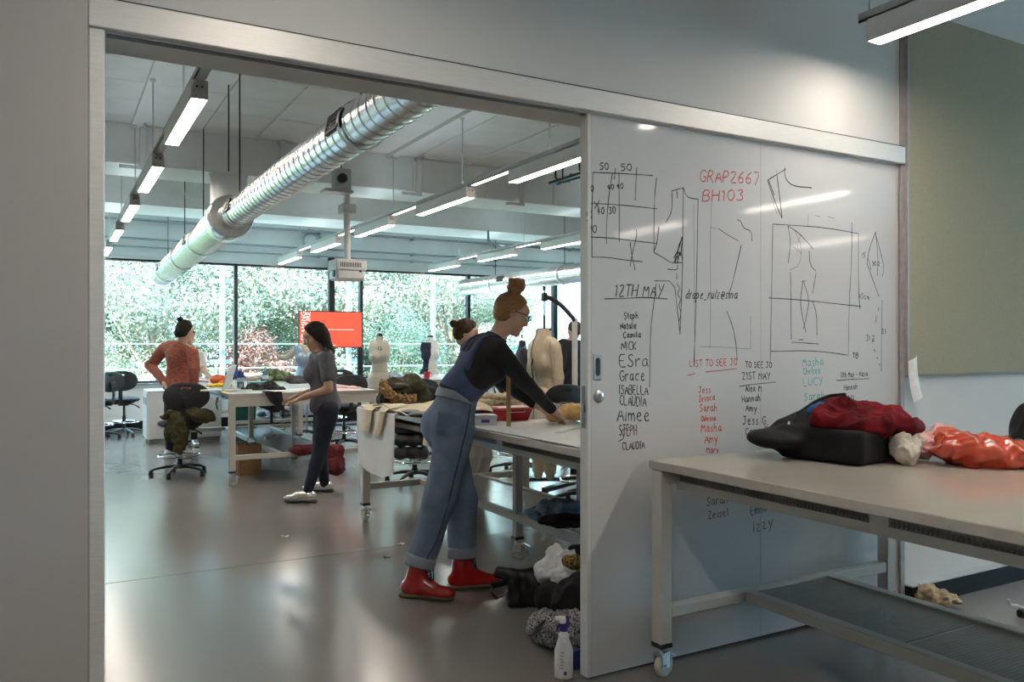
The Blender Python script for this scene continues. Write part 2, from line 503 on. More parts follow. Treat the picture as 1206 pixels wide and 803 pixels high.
# ceiling: slab plus lay-in boards
ce = MB(); ce.bb(XL - .3, XR + .3, -6.4, YF + .3, ZC + 0.016, ZC + 0.30)
CEIL = struct('ceiling', ce, mat('ceiling_void', (0.30, 0.30, 0.29), 0.9))
pan = mesh_of('ceiling_panel', MB().box((0, 0, 0), (1.212, 0.588, 0.022), None, 0.003), M_ceil)
xs = [-1.66 + 1.22 * k for k in range(9)]
for xi in xs:
    yy = 3.25
    while yy < 9.2:
        inst('ceiling_panel', pan, CEIL, (xi + .0, yy, ZC + 0.011)); yy += 0.594
far = MB(); far.bb(XL, XR, 9.1, YF, ZC - .001, ZC + .02); far.bb(9.0, XR, 2.9, 9.2, ZC - .001, ZC + .02)
part('far_ceiling_board', far, M_ceil, CEIL)
part('near_ceiling_board', MB().bb(XL, XR, -6.2, 2.9, ZC - .001, ZC + .02), M_ceil, CEIL)
for xi in (0.76, 3.52, 6.35):                                  # battens along the ceiling above each lighting row
    part('batten', MB().bb(xi - .05, xi + .05, 3.02, 9.2, ZC - .045, ZC), M_beam, CEIL)
for xi in (1.96, 4.53):
    part('cover_strip', MB().bb(xi - .012, xi + .012, 3.02, 9.2, ZC - .018, ZC), M_beam, CEIL)

# cross beams
b1 = struct('trim_1', MB().bb(XL, XR, 9.2, 9.9, 3.24, ZC), M_beam)
for k in range(16):
    part('beam_panel', MB().bb(XL + k + .01, XL + k + .99, 9.188, 9.2, 3.25, ZC - .01), M_beam, b1)
b2 = struct('trim_2', MB().bb(XL, XR, 11.7, 12.6, 3.22, ZC), M_beam)
for px, zt in ((168, 3.6), (332, 3.6), (492, 3.6), (613, 3.6)):   # brackets hung on the first beam
    q = PY(px, 170, 9.14)
    br = MB(); br.bb(q.x - .03, q.x + .03, 9.08, 9.14, 3.2, 3.62, .006); br.bb(q.x - .03, q.x + .03, 9.08, 9.186, 3.60, 3.64)
    br.bb(q.x - .22, q.x + .03, 9.08, 9.14, 3.17, 3.205)
    part('bracket', br, M_white, b1)

# side walls, near-room walls
struct('wall_left', MB().bb(XL - .15, XL, -6.4, YF + .3, 0, ZC), M_wall)
wr = MB(); wr.bb(XR, XR + .15, 2.95, YF + .3, 0, ZC); wr.bb(XR, XR + .15, -6.4, -3.2, 0, ZC); wr.bb(XR, XR + .15, 1.6, 2.95, 0, ZC)
wr.bb(XR, XR + .15, -3.2, 1.6, 0, 1.3); wr.bb(XR, XR + .15, -3.2, 1.6, 3.2, ZC)
struct('wall_right', wr, M_wall)
struct('wall_back', MB().bb(XL, XR, -6.4, -6.2, 0, ZC), M_wall)
w = struct('window_9', MB().bb(XR + .04, XR + .08, -3.2, -3.14, 1.3, 3.2).bb(XR + .04, XR + .08, 1.54, 1.6, 1.3, 3.2).bb(XR + .04, XR + .08, -3.2, 1.6, 1.3, 1.36).bb(XR + .04, XR + .08, -3.2, 1.6, 3.14, 3.2).bb(XR + .04, XR + .08, -.83, -.77, 1.3, 3.2), M_dark)  # unseen window, added and sized to bring bluish daylight into the near room
part('pane', MB().bb(XR + .055, XR + .06, -3.14, 1.54, 1.36, 3.14), M_glass, w)

# partition with the wide sliding-door opening
RAILZ0, RAILZ1 = 2.361, 2.452
pw = MB()
pw.bb(XL, 0.143, 2.80, 3.0, 0, ZC)                     # left of the opening
pw.bb(0.143, XR, 2.80, 3.0, RAILZ0 - .004, ZC)         # above
pw.bb(2.25, 3.972, 2.872, 3.0, 0, RAILZ0)              # behind the open door
pw.bb(3.972, XR, 2.80, 3.0, 0, RAILZ0)                 # right
WP = struct('wall_partition', pw, M_wall)
pier = struct('wall_pier', MB().bb(XL, 0.0915, 2.62, 2.7985, 0, ZC), mat('taupe_paint', (.47, .44, .425), .7, var=.015, scale=3))
rail = struct('trim_3', MB().bb(0.098, 3.975, 2.775, 2.868, RAILZ0, RAILZ1, .003), M_alu)
part('rail_slot', MB().bb(0.15, 3.95, 2.812, 2.842, RAILZ0 - .006, RAILZ0 + .004), M_black, rail)
part('shadow_line', MB().bb(0.098, 3.975, 2.778, 2.80, RAILZ1, RAILZ1 + .004), M_black, rail)  # thin black strip drawing the shadow line along the rail's top edge
struct('trim_4', MB().bb(0.098, 0.1435, 2.785, 3.01, 0, RAILZ0, .004), M_alu)      # left jamb
struct('trim_5', MB().bb(3.955, 3.985, 2.788, 2.80, 0, ZC).bb(3.985, 4.0, 2.77, 2.80, 1.23, 3.3), mat('grey_cover_strip', (0.36, 0.34, 0.34), 0.5))
# skirting trunk, pinboard
sk = struct('baseboard_right', MB().bb(3.99, XR, 2.745, 2.80, 0.0, 0.105, .003), M_skirt)
part('skirting_cap', MB().bb(3.99, XR, 2.742, 2.80, 0.105, 0.112), mat('grey_cap', (.5, .52, .54), .4), sk)
pb = thing('pinboard', 'large olive-beige felt pinboard on the wall right of the sliding door', 'pinboard', (6.0, 2.79, 1.235))
part('felt_panel', MB().bb(4.0, 8.0, 2.776, 2.80, 1.235, 3.20, .003), M_pin, pb, world=pb.location)
part('edge_frame', MB().bb(3.992, 4.0, 2.772, 2.80, 1.235, 3.2).bb(4.0, 8.0, 2.774, 2.80, 1.226, 1.235), mat('pinboard_edge', (.24, .225, .17), .6), pb, world=pb.location)
pp = PY(1074, 447, 2.77)
tp = MB(); tp.sheet(lambda u, v: (pp.x - .035 + .07 * u + .02 * v - .015 * math.sin(3 * v), 2.768 - .012 * math.sin(u * 3) - .02 * v, pp.z + .10 - .22 * v + (.03 * u)), 4, 8, .0015)
tag(part('paper_strip', tp, mat('paper', (.82, .82, .80), .7), None), 'curled white paper strip hanging at the lower corner of the pinboard', 'paper')
so = PY(1102, 630, 2.80)
ou = thing('wall_socket', 'white double power socket low on the wall under the pinboard', 'socket', (so.x, 2.80, so.z))
part('face_plate', MB().box((0, -.008, 0), (.115, .014, .072), None, .003), M_white, ou)
for s_ in (-1, 1):
    part('outlet', MB().cyl((s_ * .028, -.014, -.008), (s_ * .028, -.0165, -.008), .017, None, 16), mat('socket_grey', (.55, .55, .55), .5), ou)
    part('rocker', MB().box((s_ * .028, -.017, .024), (.012, .006, .012), None, .001), M_white, ou)

# ------------------------------------------------------------------ far window wall
ZS, ZH = 0.762, 2.784
fw = MB(); fw.bb(XL, XR, YF, YF + .25, 0, ZS); fw.bb(XL, XR, YF, YF + .25, ZH, ZC)
WF = struct('wall_far', fw, M_white)
part('bulkhead_panel', MB().bb(XL, XR, YF - .006, YF, ZH + .05, ZC), M_beam, WF)
struct('baseboard_far', MB().bb(XL, XR, YF - .05, YF - .001, 0, .15), M_skirt)
struct('trim_6', MB().bb(XL, XR, YF - .06, YF + .02, ZS - .03, ZS, .004), mat('sill_grey', (.30, .33, .37), .4))
mx = [-1.70, 0.54, 2.78, 5.03, 7.26, 9.30, 11.5, XR]
for i in range(len(mx) - 1):
    x0, x1 = mx[i], mx[i + 1]
    wmul = .055 if abs(x1 - 9.30) > .1 else .10
    fr = MB(); fr.bb(x1 - wmul / 2, x1 + wmul / 2, YF + .02, YF + .14, ZS, ZH); fr.bb(x0, x1, YF + .03, YF + .12, ZH - .035, ZH); fr.bb(x0, x1, YF + .03, YF + .12, ZS, ZS + .03)
    w = struct('window_%d' % (i + 1), fr, M_dark)
    part('pane', MB().bb(x0 + .03, x1 - .03, YF + .075, YF + .08, ZS + .03, ZH - .035), M_glass, w)
# dark post carrying the screen, with a small loudspeaker on top
post = thing('screen_post', 'dark vertical post rising behind the red screen at the window', 'post', (4.40, 14.45, 0))
part('column', MB().bb(-.05, .05, -.05, .05, 0, 2.95), M_dark, post)
part('foot_plate', MB().bb(-.12, .12, -.1, .1, 0, .02, .004), M_dark, post)
sp = thing('wall_speaker', 'round pale loudspeaker high on the bulkhead above the windows', 'speaker', (PY(366, 283, 14.5).x, 14.55, PY(366, 283, 14.5).z))
part('speaker_ring', MB().lathe([(.05, 0), (.19, -.02), (.20, -.05), (.15, -.07), (.11, -.03)], 28, (0, 0, 0), 'y', False), mat('speaker_grey', (.35, .42, .45), .5), sp)
part('speaker_cone', MB().lathe([(.001, -.07), (.06, -.06), (.11, -.03), (.12, -.0)], 28, (0, 0, 0), 'y'), M_white, sp)
for i, (z, r, y) in enumerate(((3.40, .022, 14.42), (3.10, .018, 14.46), (2.97, .015, 14.5))):
    lab = ['thick service pipe, highest of the three along the far bulkhead', 'service pipe, middle of the three along the far bulkhead', 'thin service pipe, lowest of the three along the far bulkhead'][i]
    pt = thing('service_pipe', lab, 'pipe', (4, y, z), 0, 'pipes along the far bulkhead')
    part('pipe_run', MB().cyl((-6, 0, 0), (9, 0, 0), r, None, 10), mat('pipe_blue_grey', (.30, .37, .40), .45, .3), pt)
    cl = mesh_of('pipe_clip', MB().bb(-.02, .02, -r - .008, YF - y - .012, -r - .008, r + .008), mat('pipe_blue_grey', (.3, .37, .4)))
    for k in range(8): inst('pipe_clip', cl, pt, (-5.2 + 1.8 * k, 0, 0))
# pipe under the second beam at the right
pr_ = MB(); a = PY(575, 252, 11.6); b_ = PY(682, 266, 11.6)
pr_.tube([(a.x, 11.6, 3.22), (a.x, 11.6, 3.06), (a.x + .04, 11.6, 3.02), (a.x + .1, 11.6, 3.0), (11.5, 11.6, 3.0)], .02, 8)
tag(part('conduit', pr_, mat('pipe_blue_grey', (.3, .37, .4))), 'thin conduit bending down from the second beam and running right', 'pipe')

# ------------------------------------------------------------------ linear lamps on hung tracks
M_lampbody = mat('lamp_housing', (0.80, 0.79, 0.79), 0.45, var=0.02)
M_track = mat('lamp_track', (0.60, 0.61, 0.61), 0.5, 0.2)
M_diff = mat('lamp_diffuser', (0.9, 0.9, 0.9), 0.4, emit=(*FIX_COLOR, FIX_STRENGTH))
LB = {}
def lamp_meshes(Ln):
    if Ln in LB: return LB[Ln]
    h = .105
    a = mesh_of('housing', MB().bb(-.042, .042, 0, Ln, .006, h).bb(-.047, .047, 0, .006, 0, h + .002).bb(-.047, .047, Ln - .006, Ln, 0, h + .002)
                .bb(-.047, -.042, .006, Ln - .006, 0, h).bb(.042, .047, .006, Ln - .006, 0, h), M_lampbody)
    b = mesh_of('diffuser', MB().bb(-.0415, .0415, .0065, Ln - .0065, .002, .0058), M_diff)
    s_ = mesh_of('screw', MB().cyl((0, 0, 0), (0, -.004, 0), .006, None, 8), M_black)
    LB[Ln] = (a, b, s_); return LB[Ln]
def lamp(x, y0, Ln, z, label, group):
    t = thing('linear_lamp', label, 'light', (x, y0, z), 0, group)
    a, b, s_ = lamp_meshes(Ln)
    inst('housing', a, t); inst('diffuser', b, t)
    if y0 > 3:
        for sx in (-.015, .015): inst('screw', s_, t, (sx, 0, .07))
    return t
M_up = mat('uplight_strip', (.9, .9, .9), .4, emit=(.80, .93, 1.0, 5.0))
def track(x, y0, y1, z, label, rods):
    t = thing('lamp_track', label, 'light track', (x, y0, z), 0, 'lighting tracks')
    part('channel', MB().bb(-.03, .03, 0, y1 - y0, 0, .012).bb(-.03, -.026, 0, y1 - y0, 0, .045).bb(.026, .03, 0, y1 - y0, 0, .045), M_track, t)
    if y0 > 3: part('uplight', MB().bb(-.022, .022, .1, y1 - y0 - .1, .013, .018), M_up, t)
    for r in rods:
        part('suspension_rod', MB().cyl((0, r - y0, .01), (0, r - y0, ZC - z - .045), .006, None, 8), M_track, t)
        part('ceiling_cup', MB().cyl((0, r - y0, ZC - z - .07), (0, r - y0, ZC - z - .045), .022, None, 10), M_white, t)
ORD = ['first', 'second', 'third', 'fourth', 'fifth', 'sixth']
ZL = 2.80
for ri, (x, nm) in enumerate(((0.74, 'left'), (3.50, 'middle'), (6.35, 'right'))):
    track(x, 3.1, 14.3, ZL + .109, 'long %s lighting track hung across the workroom' % nm, [4.0, 5.6, 7.2, 9.05, 10.9, 13.2] if nm != 'left' else [4.0, 5.6, 7.4, 9.05, 10.9, 13.2])
    for k in range(5):
        lamp(x, 4.95 + 2.07 * k, 1.25, ZL, '%s linear lamp from the doorway along the %s track of the workroom' % (ORD[k], nm), 'workroom linear lamps')
for tr_o in [o for o in C.objects if o.name.startswith('lamp_track') and o.location.x > 3]:      # glowing strips stand in for light reflected in the gaps between lamps
    for k in range(4):
        y_ = 4.95 + 2.07 * k + 1.25 - 3.1
        part('joint_shine', MB().bb(-.018, .018, y_ + .06, y_ + .76, -.004, -.0005), mat('reflection_glow', (.9, .9, .9), .4, emit=(*FIX_COLOR, 9.0)), tr_o)
track(9.15, 3.1, 14.3, ZL + .109, 'farthest right lighting track of the workroom', [5.6, 9.05, 10.9, 13.2])
for k in range(2, 5):
    lamp(9.15, 4.95 + 2.07 * k, 1.25, ZL, '%s linear lamp along the track beyond the right one' % ORD[k], 'workroom linear lamps')
ZN = 2.83
track(3.41, -5.5, 2.61, ZN + .109, 'lighting track in the near room ending before the sliding-door wall', [2.57, .6, -2, -5])
lamp(3.41, 1.31, 1.24, ZN, 'linear lamp at the upper right in front of the sliding-door wall', 'near-room linear lamps')
lamp(3.41, -.66, 1.26, ZN, 'second linear lamp of the near-room track, behind the first', 'near-room linear lamps')
lamp(3.41, -3.0, 1.26, ZN, 'third linear lamp of the near-room track', 'near-room linear lamps')
for x, L_, nm in ((6.55, ((-.85, 1.3), (-3.15, 1.3)), 'right'), (9.5, ((-.6, 1.26), (-2.9, 1.26)), 'farthest right'), (0.74, ((.85, 1.26), (-3.4, 1.26)), 'left')):
    track(x, -5.6, 2.58, ZN + .109, '%s lighting track of the near room, out of view' % nm, [2.0, -1, -5])
    for k, (y, l_) in enumerate(L_): lamp(x, y, l_, ZN, '%s linear lamp of the %s near-room track, out of view' % (ORD[k], nm), 'near-room linear lamps')

# ------------------------------------------------------------------ spiral ducts
M_duct = mat('galvanised_duct', (0.70, 0.70, 0.70), 0.27, 0.95, var=0.05, scale=12)
def duct(label, x0, x1, y0, yc, y1, z, r1, r2, vents, riser):
    loc = Vector((x0, y0, z)); t = thing('spiral_duct', label, 'duct', loc)
    def X(y): return (x1 - x0) * (max(y, yc) - yc) * (y1 - y0) / (y1 - yc) / (y1 - y0)
    def run(ya, yb, r, nm):
        prof = []; y = ya
        while y < yb - .02:
            prof += [(r, y - y0), (r, y - y0 + .09), (r + .0035, y - y0 + .094), (r + .0035, y - y0 + .101)]
            y += .105
        prof += [(r, y - y0), (r, yb - y0)] if yb > y else []
        mb = MB().lathe(prof, 40, (0, 0, 0), 'y')
        mb.v = [(v[0] + X(v[1] + y0), v[1], v[2]) for v in mb.v]
        return part(nm, mb, M_duct, t, 40)
    run(y0, yc - .02, r1, 'duct_section'); 
    run(yc + .42, y1, r2, 'duct_section')
    col = MB().lathe([(r1 + .0, -.02), (r2 + .022, -.015), (r2 + .03, .0), (r2 + .03, .30), (r2 + .012, .38), (r2 + .012, .44)], 40, (0, 0, 0), 'y')
    col.v = [(v[0] + X(v[1] + yc), v[1] + yc - y0, v[2]) for v in col.v]
    part('reducer', col, M_duct, t, 40)
    part('end_cap', MB().lathe([(r2 + .008, y1 - y0 - .03), (r2 + .012, y1 - y0), (.001, y1 - y0 + .01)], 40, (X(y1), 0, 0), 'y'), mat('duct_cap', (.55, .66, .75), .4, .3), t)
    if riser:
        part('riser', MB().cyl((X(yc + .15), yc + .15 - y0, r1 * .5), (X(yc + .15), yc + .15 - y0, 2.85 - z), .15, None, 32), M_beam, t, 40)
        part('riser_cap', MB().cyl((X(yc + .15), yc + .15 - y0, 2.85 - z), (X(yc + .15), yc + .15 - y0, 2.865 - z), .162, None, 32), M_beam, t, 40)
        for s_ in (0,): part('riser_rod', MB().cyl((X(yc + .15) + s_ * .1, yc + .15 - y0, 2.86 - z), (X(yc + .15) + s_ * .1, yc + .15 - y0, ZC - z), .006, None, 8), M_dark, t)
    for (y, ang) in vents:
        rr = r1 if y < yc else r2
        Mr = Matrix.Translation((X(y), y - y0, 0)) @ Matrix.Rotation(ang, 4, 'Y')
        fr = MB(); 
        for s_ in (-1, 1): fr.bb(rr - .012, rr + .008, s_ * .10 - .008, s_ * .10 + .008, -.045, .045); fr.bb(rr - .012, rr + .008, -.105, .105, s_ * .045 - .005, s_ * .045 + .005)
        vt = part('air_grille', fr.xf(Mr), M_black, t)
        for k in range(4): part('slat', MB().bb(rr - .01, rr + .006, -.095, .095, -.033 + k * .022 - .003, -.033 + k * .022 + .003).xf(Mr), M_dark, vt)
        part('grille_back', MB().bb(rr - .012, rr + .0015, -.095, .095, -.042, .042).xf(Mr), M_black, vt)
    for y in ((3.9, 6.9, 9.05, 10.8, 13.0)):
        zt = ZC if not (9.2 < y < 9.9) else 3.24
        rr = r1 if y < yc else r2
        part('hanger_rod', MB().cyl((X(y), y - y0, rr), (X(y), y - y0, zt - z), .006, None, 8), M_dark, t)
        part('hanger_band', MB().lathe([(rr + .008, -.015), (rr + .012, -.015), (rr + .012, .015), (rr + .008, .015)], 32, (X(y), y - y0, 0), 'y', False), M_alu, t)
    return t
A1 = math.radians(180 + 12)
duct('long galvanised spiral duct running from the doorway towards the left windows', 1.34, 1.53, 3.005, 7.25, 13.9, EYE + 1.085, .112, .158,
     [(4.0, A1), (6.85, A1), (9.35, A1), (12.9, A1)], True)
duct('pale spiral duct at the right, partly behind the open sliding door', 7.1, 6.95, 3.3, 8.0, 14.2, EYE + 1.09, .12, .15, [(12.6, math.radians(200)), (10.0, A1)], False)

# projector on its pole
q = PY(409, 318, 8.6)
pj = thing('projector', 'white ceiling projector hanging on a pole in the middle of the workroom', 'projector', (q.x, q.y, q.z))
M_proj = mat('projector_white', (.78, .78, .77), .4)
fq = 8.6 / ray(409)[1]; pxm = fq / FPX        # metres per pixel there
part('pole', MB().cyl((0, 0, .08), (0, 0, .62), .035, None, 16).cyl((0, 0, .04), (0, 0, .12), .05, None, 16), M_proj, pj)
part('ceiling_bracket', MB().box((0, 0, .66), (.16, .16, .10), None, .01), M_white, pj)
part('drop_rod', MB().cyl((0, 0, .7), (0, 0, ZC - q.z), .03, None, 12), M_white, pj)
part('upper_housing', MB().box((0, 0, .045), (.34, .30, .12), None, .012), M_proj, pj)
part('lower_housing', MB().box((0, .0, -.06), (.32, .28, .11), None, .02), M_proj, pj)
for k in range(12): part('cooling_slot', MB().box((-.12 + .02 * k, -.1505, .045), (.009, .004, .05)), M_black, pj)
part('lens', MB().cyl((-.16, -.05, -.05), (-.172, -.05, -.05), .035, None, 20), M_black, pj)
part('knob', MB().cyl((.1, -.14, -.02), (.1, -.15, -.02), .012, None, 10), M_black, pj)
# junction box by the duct
q = PY(402, 212, 8.4)
jb = thing('control_box', 'small metal damper box hanging right of the big duct', 'box', q)
part('box_body', MB().box((0, 0, 0), (.17, .15, .22), None, .006), mat('zinc', (.45, .46, .46), .4, .6), jb)
part('motor', MB().cyl((-.02, -.075, .0), (-.02, -.12, .0), .05, None, 14), M_dark, jb)
part('tray', MB().box((-.05, 0, -.13), (.3, .2, .03), None, .004), mat('zinc', (.45, .46, .46)), jb)
part('stay_rod', MB().cyl((0, 0, .1), (0, 0, ZC - q.z), .006, None, 8), M_dark, jb)

# cable rack with hooks under the ceiling at the right
q = Vector((5.23, 8.35, 3.33))
cr = thing('cable_rack', 'dark cable rack with hooks under the ceiling by the open door', 'cable rack', q)
part('rack_bar', MB().bar((0, 0, 0), (0, -3.0, .0), .05, .03).bar((.1, 0, 0), (.1, -3.0, .0), .03, .03).bar((0, -.05, 0), (.1, -.05, 0), .03, .03).bar((0, -2.95, 0), (.1, -2.95, 0), .03, .03), M_dark, cr)
for k in range(6):
    b_ = Vector((.05, -.2 - .5 * k, 0))
    part('hook', MB().tube([b_ + Vector((-.1, 0, .12)), b_ + Vector((-.1, 0, .03)), b_ + Vector((-.04, 0, -.02)), b_ + Vector((.1, 0, .0)), b_ + Vector((.12, 0, .10))], .012, 6), M_dark, cr)
for k in (0, 4):
    b_ = Vector((.05, -.2 - .5 * k, 0)); part('stay_rod', MB().cyl(b_, (b_.x, b_.y, ZC - q.z - .003), .008, None, 8), M_dark, cr)
# ------------------------------------------------------------------ outside the far windows
gm = mat('lawn', (.10, .16, .05), .9, var=.3, scale=1.5, col2=(.20, .22, .09))
struct('ground', MB().bb(-40, 60, YF + .4, 70, -.6, -.35), gm)
struct('path', MB().bb(-40, 60, YF + .4, YF + 3.2, -.36, -.02), mat('outside_paving', (.66, .66, .64), .8, var=.08, scale=3))
M_bark = mat('bark', (.16, .12, .085), .9, var=.3, scale=12, bump=.6, bscale=25)
LEAF = [mat('leaf_green', (.07, .10, .05), .55, var=.5, scale=1.3, col2=(.24, .27, .17)), mat('leaf_olive', (.14, .15, .09), .55, var=.4, scale=1.1, col2=(.36, .34, .26)),
        mat('leaf_dark', (.03, .06, .04), .5, var=.5, scale=1.6, col2=(.14, .19, .13)), mat('leaf_red', (.15, .045, .035), .55, var=.4, scale=2, col2=(.24, .11, .08))]
for m in LEAF:
    m.node_tree.nodes['Principled BSDF'].inputs['Subsurface Weight'].default_value = 0.0
def crown_mesh(seed, rad, hgt, n, size, m, lobes=9):
    r = random.Random(seed); mb = MB(); L_ = []
    for k in range(lobes):
        a = 2 * math.pi * k / lobes + r.uniform(-.4, .4); q = r.uniform(.25, .75)
        L_.append((Vector((rad * q * math.cos(a), rad * q * math.sin(a), hgt * r.uniform(.18, .85))), rad * r.uniform(.32, .52)))
    L_.append((Vector((0, 0, hgt * .55)), rad * .6)); L_.append((Vector((0, 0, hgt * .85)), rad * .4))
    V = []; F = []
    for i in range(n):
        c, R = r.choice(L_)
        d = Vector((r.gauss(0, 1), r.gauss(0, 1), r.gauss(0, 1))).normalized()
        p = c + d * R * (r.random() ** .35)
        if p.z < .05: continue
        nrm = (d + Vector((r.uniform(-.8, .8), r.uniform(-.8, .8), r.uniform(-.3, .9)))).normalized()
        a = nrm.orthogonal().normalized(); b = nrm.cross(a); t = r.uniform(0, 6.28)
        a, b = a * math.cos(t) + b * math.sin(t), b * math.cos(t) - a * math.sin(t)
        s_ = size * r.uniform(.6, 1.3)
        o = len(V)
        V += [tuple(p - a * s_), tuple(p + b * s_ * .42), tuple(p + a * s_), tuple(p - b * s_ * .42)]
        F.append((o, o + 1, o + 2, o + 3))
    me = bpy.data.meshes.new('foliage'); me.from_pydata(V, [], F); me.materials.append(m); me.update()
    return me, L_
def trunk_mb(hgt, L_, seed, rad):
    r = random.Random(seed); mb = MB()
    mb.tube([(0, 0, -.4), (.05, 0, hgt * .2), (-.04, .05, hgt * .4), (0, 0, hgt * .7)], [rad, rad * .8, rad * .6, rad * .25], 10)
    for c, R in L_[:6]:
        z0 = hgt * r.uniform(.12, .35); mb.tube([(0, 0, z0), tuple(c * .5 + Vector((0, 0, z0 * .4))), tuple(c)], [rad * .45, rad * .3, rad * .1], 7)
    return mb
VAR = []
for k, (rad, hgt, n, sz, mi) in enumerate(((2.3, 5.4, 21000, .052, 1), (2.0, 4.8, 18000, .05, 0), (2.5, 6.0, 22000, .055, 2), (1.4, 2.6, 8000, .046, 3))):
    me, L_ = crown_mesh(11 + k, rad, hgt, n, sz, LEAF[mi])
    VAR.append((me, mesh_of('trunk', trunk_mb(hgt, L_, k, .13), M_bark), hgt))
tl = [(2, 0.2, 21.5, 1.0, 'dark green tree outside the leftmost window'), (0, 2.0, 19.4, .9, 'olive tree outside, left of the red-leaved shrub'),
      (1, 4.3, 22.0, 1.05, 'green tree outside behind the post of the red screen'), (0, 6.1, 20.5, 1.0, 'olive tree outside above the red screen'),
      (2, 8.3, 23.6, 1.05, 'dark green tree outside between two steel posts'), (0, 9.5, 20.2, .98, 'olive tree outside behind the standing dress form'),
      (1, 11.7, 22.0, 1.0, 'green tree outside behind the small dress form'), (1, -1.6, 25.0, 1.2, 'tall green tree behind the leftmost window tree'), (2, 5.6, 27.5, 1.3, 'tall dark tree in the second row outside'),
      (0, 12.0, 29, 1.3, 'tall olive tree in the second row outside'), (1, 1.9, 28.0, 1.3, 'tall green tree in the second row behind the red sweater'), (0, 9.2, 33, 1.5, 'tallest tree far outside behind the screen'),
      (3, 4.0, 18.6, .8, 'low red-leaved shrub outside the window'), (1, 0.8, 17.6, .42, 'small green bush outside by the far-left stool'), (2, 7.3, 18.4, .45, 'small dark bush outside behind the walking person'),
      (0, 9.6, 18.3, .42, 'small olive bush outside behind the dress forms')]
for i, (v, x, y, s_, lab) in enumerate(tl):
    t = thing('shrub' if s_ < .5 or v == 3 else 'tree', lab, 'shrub' if s_ < .5 or v == 3 else 'tree', (x, y, -.35), rnd.uniform(0, 6.28), 'trees outside the windows')
    t.scale = (s_, s_, s_)
    f = inst('foliage', VAR[v][0], t); f['kind'] = 'stuff'
    inst('trunk', VAR[v][1], t)
# blue steel posts of the terrace with cross brackets, and a wire rail between them
M_blue = mat('blue_steel', (.34, .42, .46), .4, .1)
for i, px in enumerate((262, 411, 510, 592)):
    q = PY(px, 350, 15.9)
    t = thing('terrace_post', ['pale blue steel post outside the left window', 'pale blue steel post outside behind the red screen', 'pale blue steel post outside right of the dress form', 'pale blue steel post outside behind the bun of the person in dungarees'][i], 'post', (q.x, 15.9, -.02), 0, 'terrace posts')
    part('shaft', MB().bb(-.04, .04, -.05, .05, 0, 3.6, .006), M_blue, t)
    for z in (.75, 1.05, 2.55, 2.85): part('bracket', MB().bb(-.22, .16, -.03, .03, z, z + .08), M_blue, t)
ra = thing('terrace_railing', 'thin pale wire railing running outside along the terrace', 'railing', (6, 15.9, 0))
for z in (1.40, 0.95): part('wire', MB().cyl((-8, -.09, z), (8, -.09, z), .012, None, 6), M_blue, ra)
# pale building at the right
fb = thing('far_building', 'pale blank building far outside at the right', 'building', (19.6, 27, -.35))
M_fac = mat('pale_facade', (.62, .70, .72), .7, var=.04, scale=.7)
part('wall_block', MB().bb(-5.2, 9, 0, 8, 0, 9), M_fac, fb)
for k in range(4):
    part('facade_panel', MB().bb(-5.1 + 3.4 * k, -1.8 + 3.4 * k, -.06, 0, 1.7, 8.6), M_fac, fb)
part('plinth_band', MB().bb(-5.25, 9, -.08, 0, 0, 1.6), mat('teal_band', (.06, .26, .24), .6), fb)
# ------------------------------------------------------------------ sliding whiteboard door and what is written on it
X0, X1 = 1.941, 3.968
D1 = struct('door_1', MB().bb(X0 + .018, X1, YB, YB + .053, 0.012, RAILZ0 - .002, .002), M_board)
part('edge_strip', MB().bb(X0, X0 + .0178, YB - .001, YB + .054, 0.012, RAILZ0 - .002, .002), M_edge, D1)
part('edge_strip', MB().bb(X1, X1 + .012, YB - .001, YB + .054, 0.012, RAILZ0 - .002, .002), M_edge, D1)
def B(px, py):
    a, b = ray(px); t = YB / b
    return a * t, EYE + (CYP - py) / FPX * t
sx_ = B(896, 300)[0]
part('panel_joint', MB().bb(sx_ - .0015, sx_ + .0015, YB - .0006, YB + .001, .012, RAILZ0 - .004), mat('joint_grey', (.38, .38, .39), .5), D1)
hx, hz = B(703.5, 432); 
hd = part('pull_handle', MB().bb(hx - .021, hx + .021, YB - .004, YB + .002, hz - .054, hz + .054, .002), M_steel, D1)
part('pull_recess', MB().prism([(hx + .012 * math.cos(t), YB - .0045, hz + (.026 if math.sin(t) > 0 else -.026) + .012 * math.sin(t)) for t in [2 * math.pi * k / 20 for k in range(20)]], (0, .001, 0)), M_black, hd)
hx, hz = B(705, 467)
lk = part('lock', MB().lathe([(.0, -.006), (.020, -.006), (.026, -.002), (.027, .001)], 28, (hx, YB, hz), 'y', False), M_steel, D1)
part('lock_core', MB().lathe([(.0, -.012), (.010, -.012), (.011, -.004)], 20, (hx, YB, hz), 'y', False), M_chrome, lk)
part('thumb_turn', MB().bb(hx - .003, hx + .003, YB - .02, YB - .006, hz - .012, hz + .012), M_steel, lk)
ez0, ez1 = B(687, 505)[1], B(687, 455)[1]
part('latch_plate', MB().bb(X0 - .0012, X0 + .001, YB + .014, YB + .04, ez0, ez1), mat('latch_dark', (.2, .2, .2), .35, .8), D1)
part('latch_bolt', MB().bb(X0 - .012, X0, YB + .02, YB + .034, ez0 + .07, ez0 + .10, .003), M_steel, D1)

